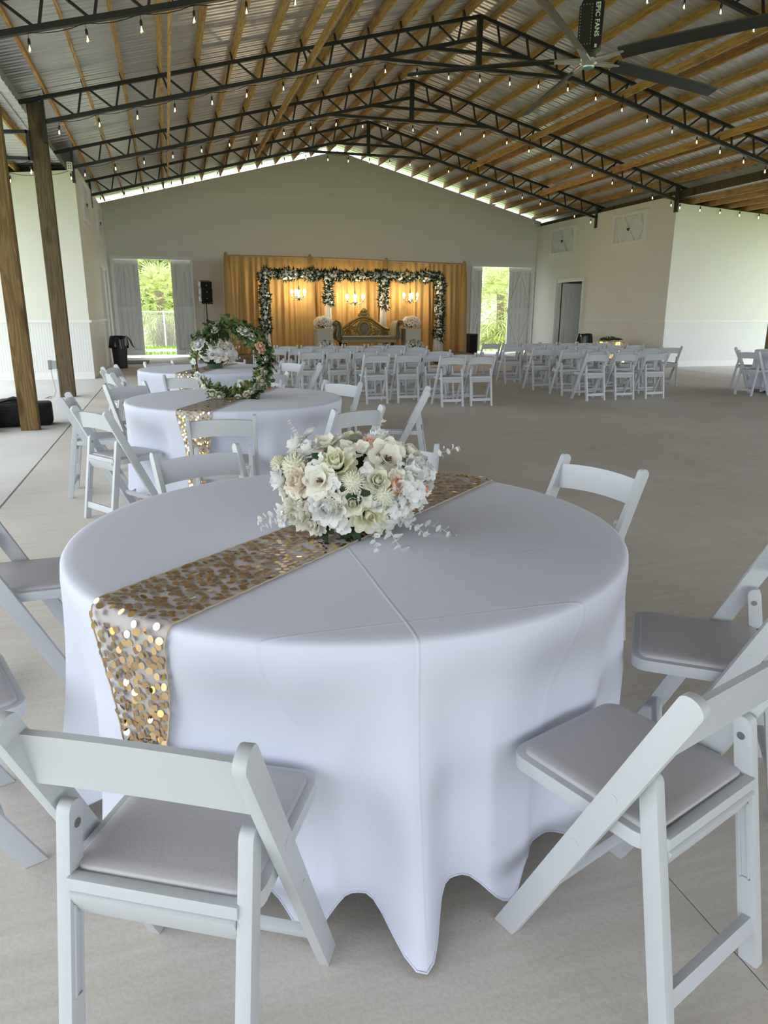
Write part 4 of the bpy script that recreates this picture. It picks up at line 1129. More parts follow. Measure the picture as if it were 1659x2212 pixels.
# pipe and drape
bd = thing('drape_backdrop', 'tall pleated gold drape hung on poles behind the sofa', 'backdrop', (0, 21.95, 0))
px = [1.74, 4.16, 6.50, 9.04]; ztp = [2.97, 2.97, 2.92, 2.88]
rr = random.Random(5)
for i in range(3):
    a, b = px[i]+0.03, px[i+1]-0.03; n = 260; ph = rr.uniform(0, 6); nz = 14
    wv = [rr.uniform(.8, 1.3) for _ in range(5)]
    def dp(k, j, a=a, b=b, ph=ph, n=n, wv=wv, z0=ztp[i]-.05, z1=ztp[i+1]-.05):
        u = k/(n-1); x = a+(b-a)*u; v = j/(nz-1)
        zt_ = z0+(z1-z0)*u
        zz = zt_*(1-v)+0.205*v if a > 1.7 else zt_*(1-v)
        amp = 0.022+0.060*min(1, v*1.8)
        yy = amp*(sin(x*34+ph+1.3*sin(x*7.0))*.55 + .6*sin(x*15.5*wv[0]+2*ph+.8*sin(x*3+v*1.5)))
        return (x+0.02*v*sin(x*9), yy, max(0.01, zt_*(1-v)+0.01*v))
    MB().grid(dp, n, nz).build('drape_panel', M_['curtain'], bd, 180)
    MB().tube([(px[i], 0, ztp[i]-.03), (px[i+1], 0, ztp[i+1]-.03)], 0.024, 8).build('cross_pole', M_['curtain'], bd, 60)
for i, x in enumerate(px):
    MB().tube([(x, 0.03, 0), (x, 0.03, ztp[i]-0.02)], 0.02, 8).build('upright_pole', M_['alum'], bd, 60)
    m = MB(); m.lathe([(0.03, ztp[i]+0.05), (0.055, ztp[i]), (0.10, ztp[i]-0.5), (0.13, ztp[i]-1.4), (0.15, 0.01)], 14, (x, -0.03, 0), cap=False)
    m.build('pole_sleeve', M_['curtain'], bd, 60)
    MB().lathe([(0.0, ztp[i]+0.075), (0.03, ztp[i]+0.05)], 10, (x, -0.03, 0), cap=False).build('pole_cap', M_['curtain'], bd, 60)
# flower arch
ar = thing('flower_arch', 'white flower garland arch with four draped columns before the gold drape', 'arch', (0, 21.45, ZS))
cx = [2.73, 4.60, 6.28, 8.07]; ZB = 2.24
for i, x in enumerate(cx):
    MB().tube([(x, 0.06, 0), (x, 0.06, ZB)], 0.03, 8).build('column', M_['alum'], ar, 60)
    nn = 40
    def sk(k, j, x=x):
        a = 2*pi*k/(nn-1); v = j/9; r = 0.055+0.10*v**1.5; r *= 1+0.12*sin(9*a+x)
        return (x+r*cos(a), 0.06+r*0.8*sin(a), (ZB-0.1)*(1-v)+0.004)
    MB().grid(sk, nn, 10).build('column_drape', M_['drapew'], ar, 180)
MB().tube([(cx[0], 0.06, ZB), (cx[3], 0.06, ZB)], 0.025, 8).build('top_beam', M_['alum'], ar, 60)
blo, lea = MB(), MB()
def blossom(p, n, r, rr):
    q = n.to_track_quat('Z', 'Y').to_matrix(); k = 5; a0 = rr.uniform(0, 6)
    for e in range(k):
        a = a0+2*pi*e/k; d = Vector((cos(a), sin(a), .35)); s = Vector((-sin(a), cos(a), 0))
        vs = [Vector((0, 0, 0)), d*r*.6+s*r*.42, d*r, d*r*.6-s*r*.42]
        blo.add([p+q @ v for v in vs], [(0, 1, 2, 3)])
    blo.ellipsoid(p+n*r*.2, (r*.42, r*.42, r*.42), 5, 4)
def leafq(p, n, r, rr):
    q = n.to_track_quat('Z', 'Y').to_matrix(); a = rr.uniform(0, 6.28); d = Vector((cos(a), sin(a), .6)); s = Vector((-sin(a), cos(a), 0))
    lea.add([p+q @ v for v in (Vector((0, 0, 0)), d*r*.6+s*r*.22, d*r*1.3, d*r*.6-s*r*.22)], [(0, 1, 2, 3)])
def garland(a, b, rad, n, rr):
    a, b = Vector(a), Vector(b); ax = (b-a).normalized()
    o1 = ax.orthogonal().normalized(); o2 = ax.cross(o1)
    for k in range(n):
        u = rr.random(); t_ = rr.uniform(0, 6.28); nn = o1*cos(t_)+o2*sin(t_); clump = 0.8+0.35*sin(u*(b-a).length*9+a.x*3)
        p = a+(b-a)*u+nn*rad*clump*rr.uniform(.75, 1.0)
        if rr.random() < .62: blossom(p, nn, rr.uniform(.038, .062), rr)
        for _ in range(2): leafq(p-nn*.02, (nn+ax*rr.uniform(-1, 1)).normalized(), rr.uniform(.08, .13), rr)
garland((cx[0], 0, ZB), (cx[3], 0, ZB), 0.135, 950, rr)
garland((cx[0], 0, ZB), (cx[0], 0, 0.55), 0.125, 330, rr)
garland((cx[3], 0, ZB), (cx[3], 0, 0.40), 0.125, 350, rr)
garland((cx[1], 0, ZB+.05), (cx[1], 0, 1.40), 0.125, 190, rr)
garland((cx[2], 0, ZB+.05), (cx[2], 0, 1.30), 0.125, 200, rr)
tag(blo.build('blossoms', M_['fw'], ar), kind='stuff'); tag(lea.build('garland_leaves', M_['gd'], ar), kind='stuff')
# chandeliers
def chandelier(x, z, n, r, label, a0):
    t = thing('crystal_chandelier', label, 'chandelier', (x, 21.30, z), group='crystal chandeliers under the arch')
    MB().lathe([(0.012, 0.28), (0.02, 0.20), (0.035, 0.13), (0.018, 0.06), (0.045, -0.02), (0.06, -0.06), (0.03, -0.10), (0.015, -0.13), (0, -0.14)], 12, cap=False).build('stem', M_['chrome'], t, 60)
    for k in range(n):
        a = a0+2*pi*k/n; c, s = cos(a), sin(a)
        ap = MB().tube([(0.03*c, 0.03*s, -0.03), (r*.5*c, r*.5*s, -0.09), (r*.85*c, r*.85*s, -0.06), (r*c, r*s, 0.0)], 0.007, 6).build('lamp_arm', M_['chrome'], t, 60)
        MB().lathe([(0.01, 0), (0.035, 0.008), (0.03, 0.014), (0.011, 0.016), (0.011, 0.06)], 10, (r*c, r*s, 0)).build('candle_cup', M_['chrome'], ap, 60)
        MB().lathe([(0.010, 0.06), (0.028, 0.09), (0.034, 0.115), (0.022, 0.155), (0.004, 0.185), (0, 0.188)], 10, (r*c, r*s, 0), cap=False).build('candle_bulb', M_['flame'], ap, 180)
        for e in range(3):
            MB().ellipsoid((r*(1-.25*e)*c, r*(1-.25*e)*s, -0.04-0.035*e), (0.012, 0.012, 0.024), 6, 4).build('crystal_drop', M_['glassv'], ap)
    MB().tube([(0, 0, 0.28), (0, 0.1, ZB+ZS-z)], 0.006, 6).build('chain', M_['chrome'], t)
chandelier(3.70, 1.84, 5, 0.20, 'small crystal chandelier in the arch bay beside the pole loudspeaker', 0.3)
chandelier(5.36, 1.72, 6, 0.27, 'wide crystal chandelier in the middle bay over the sofa', 0.2)
chandelier(7.06, 1.78, 5, 0.22, 'crystal chandelier in the arch bay by the barn door', 0.9)
# gold sofa
so = thing('gold_sofa', 'carved gold throne sofa with pierced back and khaki upholstery', 'sofa', (5.62, 20.98, ZS), radians(1))
gw, ve = M_['goldwood'], M_['velvet']
def back_z(u):   # outline of the carved back, u in -1..1
    return 0.70+0.36*(0.5+0.5*cos(pi*min(1, abs(u)/0.95)))**0.8
n = 41
pts = [(-0.80+1.6*k/(n-1), 0.30, back_z(-1+2*k/(n-1))) for k in range(n)]
MB().tube(pts, 0.045, 8).build('back_rail', gw, so, 180)
MB().tube([(p[0]*.93, 0.29, p[2]-0.075) for p in pts], 0.018, 6).build('back_moulding', gw, so, 180)
# pierced scrollwork: many small rings
sc = MB(); r5 = random.Random(9)
for k in range(150):
    x = r5.uniform(-.74, .74); u = x/.8
    if abs(x) < 0.2: continue
    z = r5.uniform(0.50, back_z(u)-0.09); R_ = r5.uniform(.028, .048); a0 = r5.uniform(0, 6)
    sc.tube([(x+R_*cos(a0+q*.75), 0.30+r5.uniform(-.006, .006), z+R_*1.15*sin(a0+q*.75)) for q in range(7)], 0.010, 5)
sc.build('scrollwork', gw, so, 180)
def oval(rx, rz, n=28): return [(rx*cos(2*pi*k/n), rz*sin(2*pi*k/n)) for k in range(n+1)]
MB().tube([(x, 0.27, 0.72+z) for x, z in oval(.165, .20)], 0.042, 8).build('medallion_frame', gw, so, 180)
MB().tube([(x, 0.255, 0.72+z) for x, z in oval(.215, .245)], 0.018, 6).build('medallion_border', gw, so, 180)
MB().ellipsoid((0, 0.28, 0.72), (.145, .05, .18), 20, 12).build('medallion_pad', ve, so, 180)
cr = MB(); cr.ellipsoid((0, 0.30, 1.15), (.12, .035, .075), 16, 10); cr.ellipsoid((0, 0.29, 1.235), (.075, .035, .065), 12, 8)
for s in (-1, 1):
    cr.tube([(s*.03, .29, 1.03), (s*.10, .29, 1.06), (s*.16, .29, 1.11), (s*.14, .29, 1.17), (s*.10, .29, 1.15)], [.03, .03, .028, .024, .02], 6)
    cr.tube([(s*.05, .29, 1.22), (s*.09, .29, 1.25), (s*.10, .29, 1.20)], .02, 6)
for k in range(7):
    a = radians(30+120*k/6); cr.ellipsoid((.10*cos(a), .285, 1.16+.12*sin(a)), (.03, .02, .035), 8, 5)
cr.build('carved_crest', gw, so, 180)
MB().box((0, 0.02, 0.47), (1.62, 0.62, 0.10)).build('seat_cushion', ve, so, 180, bevel=0.035, seg=4)
MB().box((0, -0.29, 0.385), (1.66, 0.05, 0.10)).box((0, -0.30, 0.345), (1.60, 0.035, 0.035)).build('seat_apron', gw, so, bevel=0.01)
MB().box((0, 0.02, 0.38), (1.62, 0.60, 0.08)).build('seat_frame', gw, so, bevel=0.01)
for s in (-1, 1):       # scrolled arms
    prof = [(0.80, 0.38), (0.88, 0.40), (0.955, 0.47), (0.965, 0.58), (0.93, 0.70), (0.925, 0.79), (0.955, 0.84), (1.0, 0.86), (1.035, 0.895), (1.02, 0.94), (0.965, 0.955), (0.89, 0.93), (0.84, 0.86), (0.815, 0.72), (0.82, 0.58)]
    MB().prism([(s*x, z) for x, z in prof], -0.25, 0.30, 'y').build('arm', ve, so, 50, fix=True)
    for yy in (-0.27,):
        MB().tube([(s*x, yy, z) for x, z in prof+prof[:1]], 0.028, 6).build('arm_moulding', gw, so, 180)
        MB().ellipsoid((s*0.965, yy, 0.90), (.055, .03, .055), 10, 8).build('arm_scroll', gw, so, 180)
    for yy in (-0.27, 0.28):
        MB().lathe([(0.045, 0.36), (0.05, 0.30), (0.03, 0.24), (0.036, 0.18), (0.022, 0.05), (0.028, 0.0)], 10, (s*0.72, yy, 0)).build('leg', M_['darkwood'], so, 60)
MB().lathe([(0.04, 0.36), (0.045, 0.28), (0.025, 0.05), (0.03, 0.0)], 10, (0, -0.27, 0)).build('leg', gw, so, 60)
# pedestals with flowers
def pedestal(x, y_, label, lab2, lab3, seed):
    t = thing('arched_pedestal', label, 'pedestal', (x, y_, ZS), group='pedestals beside the sofa')
    w_, h_ = 0.46, 0.70
    m = MB()
    # box with an arched opening in the front
    ac, arr = 0.30, 0.13
    arc = [(arr*cos(pi*k/12), ac+arr*sin(pi*k/12)) for k in range(13)]
    m.prism([(-w_/2, 0), (-arr, 0), (-arr, ac)]+[(-w_/2, ac)], -w_/2, -w_/2+0.03, 'y')
    m.prism([(arr, 0), (w_/2, 0), (w_/2, ac), (arr, ac)], -w_/2, -w_/2+0.03, 'y')
    m.prism([(-w_/2, ac), (-arr, ac)]+list(reversed(arc))[1:-1]+[(arr, ac), (w_/2, ac), (w_/2, h_), (-w_/2, h_)], -w_/2, -w_/2+0.03, 'y')
    m.box((-w_/2+.015, .015, h_/2), (0.03, w_-0.03, h_)); m.box((w_/2-.015, .015, h_/2), (0.03, w_-0.03, h_)); m.box((0, w_/2-.015, h_/2), (w_-.06, 0.03, h_))
    m.build('body', M_['cream'], t)
    MB().box((0, 0, h_+0.015), (w_+0.05, w_+0.05, 0.03)).build('top', M_['cream'], t, bevel=0.006)
    MB().box((0, 0, 0.02), (w_+0.03, w_+0.03, 0.04)).build('plinth', M_['cream'], t, bevel=0.006)
    r = random.Random(seed)
    for nm, c, rad, lb in (('flower_bouquet', (x, y_, ZS+h_+0.03), (.25, .20, .17), lab2), ('flower_bouquet', (x+0.02, y_-0.28, ZS), (.27, .14, .20), lab3)):
        b = thing(nm, lb, 'bouquet', c, group='stage flowers')
        MB().ellipsoid((0, 0, rad[2]*.9), (rad[0]*.7, rad[1]*.7, rad[2]*.75), 10, 8).build('foliage_core', M_['gm'], b, 180)
        for i in range(46):
            z = -0.55+1.5*i/45; a = i*2.4; q = sqrt(max(0, 1-z*z)); nn = Vector((q*cos(a), q*sin(a), z))
            put_flower(b, r.choice(['rose', 'peony', 'hyd']), r.choice(['fw', 'fi', 'fb', 'fw']), (nn.x*rad[0], nn.y*rad[1], rad[2]*1.0+nn.z*rad[2]*.95), nn, r.uniform(.05, .07), r)
pedestal(4.32, 20.92, 'white arched pedestal on the pole loudspeaker side of the sofa', 'blush flower mound on the pedestal by the loudspeaker side', 'flowers spilling from the arch of the pedestal by the loudspeaker side', 3)
pedestal(6.98, 20.92, 'white arched pedestal on the barn door side of the sofa', 'blush flower mound on the pedestal by the barn door side', 'flowers spilling from the arch of the pedestal by the barn door side', 7)
fb_ = thing('flower_bouquet', 'small white flower bunch lying on the brown rug', 'bouquet', (7.15, 19.15, 0.016), group='stage flowers')
for i in range(14):
    a = i*2.4; q = .09*sqrt(i/14*2); put_flower(fb_, rr.choice(['rose', 'hyd']), 'fw', (q*cos(a), q*sin(a), .09+.06*(1-q/.13)), (cos(a)*.5, sin(a)*.5, 1), .055, rr)
MB().ellipsoid((0, 0, .06), (.11, .11, .06), 10, 6).build('foliage_core', M_['gm'], fb_, 180)
# loudspeakers
def line_array(x, y_, rz, label, lab_s):
    t = thing('speaker_stand', lab_s, 'speaker stand', (x, y_, 0), rz, group='speaker stands by the stage')
    MB().tube([(0, 0, 0.05), (0, 0, 1.15)], 0.022, 10).build('lower_pole', M_['black'], t, 60)
    MB().tube([(0, 0, 1.1), (0, 0, 1.62)], 0.016, 10).build('upper_pole', M_['black'], t, 60)
    MB().tube([(0, 0, 1.10), (0, 0, 1.18)], 0.032, 10).build('collar', M_['black'], t, 60)
    MB().tube([(0.03, 0, 1.14), (0.07, 0, 1.14)], 0.012, 8).build('knob', M_['black'], t, 60)
    for k in range(3):
        a = 2*pi*k/3+.4; MB().tube([(0.02*cos(a), 0.02*sin(a), 0.55), (0.42*cos(a), 0.42*sin(a), 0.01)], 0.012, 6).build('leg', M_['black'], t, 60)
    s = thing('line_array_speaker', label, 'loudspeaker', (x, y_, 1.62), rz, group='line array loudspeakers')
    MB().box((0, 0, 0.02), (0.34, 0.24, 0.04)).build('base_plate', M_['black'], s)
    for k, tl_ in enumerate((-6, 3, 12)):
        R = Matrix.Rotation(radians(tl_), 3, 'X')
        c = Vector((0, 0.012*(k-1)**2*1.5, 0.15+0.205*k))
        cb = MB().box(c, (0.34, 0.26, 0.20), R).build('cabinet', M_['black'], s, bevel=0.012)
        MB().box(c+R @ Vector((0, -0.132, 0)), (0.30, 0.012, 0.17), R).build('grille', M_['blackcloth'], cb)
        MB().box(c+R @ Vector((0, -0.139, 0)), (0.025, 0.004, 0.03), R).build('badge', M_['alum'], cb)
        MB().box(c+R @ Vector((-0.172, 0.02, 0)), (0.006, 0.16, 0.12), R).build('side_handle', M_['greybox'], cb)
    return t
line_array(1.18, 23.0, radians(14), 'black three cabinet line array on the pole beside the gold drape', 'black pole stand beside the gold drape near the barn door mat')
line_array(9.15, 23.35, radians(-12), 'black line array mostly hidden behind the gold drape edge', 'black pole stand mostly hidden behind the gold drape edge')
cbp = [(1.14, 22.96, 1.6), (1.08, 22.9, 1.35), (1.10, 22.92, 1.1), (1.04, 22.9, 0.85), (1.02, 22.9, 0.6), (1.0, 22.85, 0.02)]
tag(MB().tube(cbp, 0.006, 5).build('speaker_cable', M_['cord'], None, 60), 'thin black cable hanging from the pole loudspeaker', 'cable')
def sub(x, y_, rz, label, w_=.45, h_=.55):
    t = thing('subwoofer', label, 'subwoofer', (x, y_, 0), rz, group='subwoofers on the floor')
    MB().box((0, 0, h_/2), (w_, .5, h_)).build('cabinet', M_['black'], t, bevel=0.012)
    MB().box((0, -.252, h_/2), (w_-.05, .012, h_-.05)).build('grille', M_['blackcloth'], t)
sub(9.72, 22.75, radians(-8), 'tall black subwoofer on the floor between drape and barn door', .30, .72)
sub(1.78, 22.4, radians(10), 'black subwoofer behind the wreath table by the pole loudspeaker')
tb = thing('storage_tote', 'blue grey storage tote on the floor by the pole loudspeaker', 'tote', (1.05, 22.35, 0))
MB().prism([(-.26, 0), (.26, 0), (.30, .62), (-.30, .62)], -.2, .2, 'y').build('body', plain('blue_tote', (0.09, 0.11, 0.20), .4), tb, bevel=.02)
MB().box((0, 0, .635), (.64, .44, .035)).build('lid', plain('tote_lid', (0.16, 0.18, 0.28), .4), tb, bevel=.01)
# ================================================================ CEILING FAN
fan = thing('ceiling_fan', 'huge five blade ceiling fan with a black branded motor', 'fan', (XR, 9.38, 4.46))
ph = radians(10.7)
MB().tube([(0, 0, 0.70), (0, 0, 0.99)], 0.035, 12).build('drop_rod', M_['black'], fan, 60)
mo = MB(); 
prof = [(-0.155, 0.30), (-0.05, 0.16), (0.05, 0.16), (0.14, 0.22), (0.155, 0.70), (0.06, 0.76), (-0.10, 0.76), (-0.155, 0.66)]
mo.prism(prof, -0.13, 0.13, 'y')
moo = mo.build('motor_housing', M_['black'], fan, None, None, (0, 0, radians(-31)), bevel=0.012)
MB().box((0.075, -0.142, 0.46), (0.085, 0.028, 0.56)).build('name_panel', M_['black'], moo, bevel=0.006)
fc = bpy.data.curves.new('lettering', 'FONT'); fc.body = 'EPIC FANS'; fc.size = 0.078; fc.align_x = 'CENTER'; fc.align_y = 'CENTER'; fc.extrude = 0.002; fc.offset = 0.0016; fc.space_character = 1.08
fo = bpy.data.objects.new('lettering', fc); C.objects.link(fo); fo.parent = moo; fc.materials.append(M_['print'])
Mt = Matrix(((0, 1, 0), (0, 0, -1), (-1, 0, 0)))
bpy.context.view_layer.update()
lme = bpy.data.meshes.new_from_object(fo.evaluated_get(bpy.context.evaluated_depsgraph_get()))
bpy.data.objects.remove(fo); lme.materials.clear(); lme.materials.append(M_['print'])
fo = link('lettering', lme, moo); fo.matrix_local = Matrix.Translation((0.075, -0.1575, 0.50)) @ Mt.to_4x4()
dots = MB()
for i in range(5):
    for j in range(14):
        if i in (0, 4) or j in (0, 13): dots.box((-0.135+0.035*i, -0.131, 0.24+0.034*j), (0.009, 0.006, 0.014))
dots.build('vent_light_dots', M_['greybox'], moo)  # grey blocks paint the light showing through the perforations
MB().box((0.075, -0.158, 0.205), (0.028, 0.004, 0.04)).build('badge', M_['print'], moo)
MB().lathe([(0.0, 0.0), (0.075, 0.0), (0.08, 0.015), (0.06, 0.03), (0.11, 0.05), (0.125, 0.09), (0.09, 0.13), (0.07, 0.20), (0, 0.20)], 24, cap=False).build('hub', M_['alum'], fan, 50)
MB().lathe([(0, -0.006), (0.062, -0.006), (0.066, 0.0), (0, 0.001)], 24, cap=False).build('hub_badge', M_['teal'], fan, 50)
MB().tube([(0.03, 0.05, 0.17), (0.10, 0.10, 0.28), (0.16, 0.2, 0.55), (0.12, 0.3, 0.98)], 0.004, 5).build('safety_cable', M_['chrome'], fan)
def arm_mesh():
    m = MB(); m.add([(0.07, -0.055, 0.05), (0.07, 0.055, 0.05), (0.50, 0.045, 0.075), (0.50, -0.045, 0.075), (0.07, -0.055, 0.085), (0.07, 0.055, 0.085), (0.50, 0.045, 0.092), (0.50, -0.045, 0.092)],
          [(0, 1, 2, 3), (4, 7, 6, 5), (0, 4, 5, 1), (1, 5, 6, 2), (2, 6, 7, 3), (3, 7, 4, 0)])
    m.box((0.29, 0, 0.10), (0.40, 0.012, 0.03)); return m.mesh('blade_bracket', M_['alum'], None, fix=True, bevel=0.004, seg=1)
def blade_mesh():
    m = MB(); n = 14; prof = []
    for k in range(n):          # aerofoil section
        a = 2*pi*k/n; x = 0.095*cos(a); z = 0.016*sin(a)*(1.15-0.5*cos(a)) + 0.012*(1-(x/0.095)**2)
        prof.append((x, z))
    secs = [0.44, 0.8, 1.4, 2.0, 2.33, 2.37]; vs = []
    for i, r in enumerate(secs):
        tw = radians(-32+5*(r-.44)); sc = 1.0 if i < 5 else 0.9
        for x, z in prof: vs.append((r, (x*cos(tw)-z*sin(tw))*sc, 0.085+x*sin(tw)*sc+z*cos(tw)*sc - 0.07*(r/2.3)**2))
    fs = [(i*n+k, i*n+(k+1) % n, (i+1)*n+(k+1) % n, (i+1)*n+k) for i in range(len(secs)-1) for k in range(n)]
    fs += [tuple(reversed(range(n))), tuple((len(secs)-1)*n+k for k in range(n))]
    return m.add(vs, fs).mesh('blade', M_['blade'], 50, fix=True)
am, bm_ = arm_mesh(), blade_mesh()
for k in range(5):
    a = ph+2*pi*k/5
    bo = link('blade', bm_, fan, None, (0, 0, a)); link('blade_bracket', am, bo)

# ================================================================ STRING LIGHTS
sock = MB().tube([(0, 0, 0.0), (0, 0, -0.055)], 0.003, 5).lathe([(0.006, -0.05), (0.0125, -0.06), (0.0145, -0.075), (0.0145, -0.105), (0.011, -0.112), (0, -0.112)], 10, cap=False).mesh('bulb_socket', M_['cord'], 50)
bu = MB()
bu.lathe([(0.010, -0.108), (0.012, -0.118), (0.020, -0.14), (0.0225, -0.155), (0.019, -0.172), (0.009, -0.184), (0, -0.186)], 10, cap=False)
bu.lathe([(0.0, -0.112), (0.006, -0.12), (0.012, -0.14), (0.0135, -0.152), (0.008, -0.168), (0.0, -0.172)], 8, cap=False, mi=1)
bum = bu.mesh('bulb', [M_['bulbg'], M_['filament']], 180)
rs_ = random.Random(21)
def light_string(pts, label, group='festoon light strings'):
    t = thing('string_lights', label, 'string lights', pts[0], group=group)
    o0 = Vector(pts[0]); wp = []
    for i, p in enumerate(pts):
        p = Vector(p)
        if i:
            q = Vector(pts[i-1])
            for f in (.25, .5, .75): wp.append(q+(p-q)*f-o0-Vector((0, 0, 0.035*4*f*(1-f))))
        wp.append(p-o0)
    MB().tube(wp, 0.0045, 5).build('cable', M_['cord'], t)
    for p in pts:
        s = link('bulb_socket', sock, t, Vector(p)-o0, (rs_.uniform(-.08, .08), rs_.uniform(-.12, .12), rs_.uniform(0, 6)))
        link('bulb', bum, s)
sl = {4: 'festoon bulbs along the truss closest to the gable wall', 3: 'festoon bulbs along the truss above the side room fronts', 2: 'festoon bulbs along the truss on the darker weathered post',
      1: 'festoon bulbs along the truss that carries the fan', 0: 'festoon bulbs one bay in front of the fan', -1: 'festoon bulbs two bays in front of the fan'}
for k in (4, 3, 2, 1, 0, -1):
    pts = []; x = -1.35+(0.17 if k == 1 else 0)
    while x < 12.45:
        d = abs(x-XR); z = (5.46 if d < 1.92 else zbot(x))-0.045
        pts.append((x, TY[k]-0.05, z)); x += 0.573
    light_string(pts, sl[k])
light_string([(12.66+0.62*i, YF-0.06, 4.10-0.035*i) for i in range(6)], 'festoon bulbs along the top of the bright side room front')
light_string([(-1.62-0.55*i, YF-0.05, 4.08-0.05*i+(-0.05 if i == 1 else 0)) for i in range(6)], 'festoon bulbs along the side room front behind the posts')
light_string([(-1.82-0.5*i, TY[2]-0.05, 3.58-.02*i) for i in range(4)], 'festoon bulbs under the lean-to frame by the weathered post')

# ================================================================ SMALLER THINGS
# duffel bag behind the post
bg_ = thing('duffel_bag', 'black duffel bag lying behind the golden timber post', 'bag', (-1.90, 9.86, 0), radians(6))
MB().box((0, 0, 0.145), (0.86, 0.32, 0.28)).build('body', M_['blackcloth'], bg_, 180, bevel=0.07, seg=4)
MB().box((-0.05, -0.165, 0.14), (0.5, 0.03, 0.18)).build('side_pocket', M_['blackcloth'], bg_, 180, bevel=0.012, seg=2)
for s in (-1, 1):
    MB().tube([(-0.2, s*0.13, 0.2), (-0.17, s*0.09, 0.30), (0, s*0.05, 0.345), (0.17, s*0.09, 0.30), (0.2, s*0.13, 0.2)], 0.012, 6).build('handle', M_['black'], bg_, 180)
MB().box((0.42, 0, 0.15), (0.02, 0.14, 0.1)).build('end_tab', M_['greybox'], bg_, bevel=0.006)
MB().ellipsoid((-0.05, 0.02, 0.29), (0.2, 0.1, 0.05), 14, 8).build('shoulder_strap', M_['black'], bg_, 180)
cs = thing('equipment_case', 'dark round cornered equipment case beside the duffel bag', 'case', (-2.28, 9.42, 0), radians(-12))
MB().box((0, 0, 0.2), (0.42, 0.3, 0.38)).build('shell', M_['black'], cs, 180, bevel=0.05, seg=3)
MB().tube([(-0.08, 0, 0.38), (-0.07, 0, 0.42), (0.07, 0, 0.42), (0.08, 0, 0.38)], 0.012, 6).build('handle', M_['greybox'], cs, 180)
MB().box((0, -0.152, 0.24), (0.4, 0.01, 0.012)).build('seam', M_['greybox'], cs)
# trash bins with liners
def bin_(x, y_, label, rz):
    t = thing('trash_bin', label, 'trash bin', (x, y_, 0), rz, group='black lined trash bins')
    MB().lathe([(0, 0.0), (0.16, 0.0), (0.19, 0.55), (0.20, 0.78), (0.185, 0.78), (0.16, 0.05), (0, 0.05)], 20, cap=False).build('can', M_['black'], t, 50)
    n = 40; r5 = random.Random(int(x*10))
    w1 = [r5.uniform(-1, 1) for _ in range(8)]
    def P(i, j):
        a = 2*pi*i/(n-1); v = j/8
        if j == 0: return (0.185*cos(a), 0.185*sin(a), 0.74)
        rip = 0.016*sin(7*a+w1[0]*3)+0.011*sin(13*a+2*w1[1])
        rr_ = 0.205+rip*v+0.028*v; z = 0.80-0.30*max(0, v-0.12)-0.05*v*sin(3*a+w1[2])
        if j == 1: rr_ = 0.20
        return (rr_*cos(a), rr_*sin(a), z)
    MB().grid(P, n, 9).build('liner', M_['blacksheet'], t, 60)
    MB().tube([(0.20, -0.06, 0.78), (0.27, -0.08, 0.68), (0.31, -0.10, 0.55), (0.35, -0.12, 0.50)], [.012, .02, .016, .006], 6).build('liner_tie', M_['blacksheet'], t, 60)
bin_(-1.20, 19.7, 'black lined trash bin in the corner by the barn door', 0.3)
bin_(11.95, 19.4, 'black lined trash bin standing by the open side door', 1.2)
# gold covered side table with greenery
gt = thing('side_table', 'small round side table under a shiny gold cloth by the side wall', 'table', (11.62, 17.55, 0))
nn = 72
def gp(i, j):
    a = 2*pi*i/(nn-1); v = j/8; r = (0.36 if j > 1 else 0.36*j/1.0*1.0)
    if j == 0: return (0, 0, 0.645)
    if j == 1: return (0.355*cos(a), 0.355*sin(a), 0.645)
    s = (j-1)/7; r = 0.365+s*0.05*(1+0.8*sin(16*a))
    return (r*cos(a), r*sin(a), 0.64*(1-s)+0.004)
MB().grid(gp, nn, 9).build('gold_cloth', M_['goldfoil'], gt, 60)
MB().lathe([(0, 0.60), (0.35, 0.60), (0.35, 0.638), (0, 0.638)], 24, cap=False).build('tabletop', M_['darkwood'], gt)
MB().lathe([(0.2, 0.0), (0.2, 0.02), (0.03, 0.05), (0.03, 0.60)], 12).build('pedestal', M_['darkwood'], gt)
gr_ = thing('greenery_garland', 'dark green leafy garland lying on the gold side table', 'garland', (11.62, 17.55, 0.646))
r5 = random.Random(3)
for i in range(46):
    a = r5.uniform(0, 6.28); q = 0.27*sqrt(r5.random()); put_flower(gr_, 'leaves', r5.choice(['gd', 'gd', 'gm']), (q*cos(a), q*sin(a), 0.02+0.09*(1-q/.3)*r5.random()), (cos(a)*.6, sin(a)*.6, 1), r5.uniform(.06, .09), r5)
for i in range(5):
    a = r5.uniform(0, 6.28); put_flower(gr_, 'rose', 'fc', (.18*cos(a), .18*sin(a), .10), (cos(a)*.4, sin(a)*.4, 1), .028, r5)
# door mat
dm = MB().box((0, 0, 0.007), (0.62, 1.5, 0.014)).build('door_mat', M_['greyrug'], None, None, (-0.88, 21.9, 0)); tag(dm, 'dark grey door mat on the floor inside the barn door', 'mat')
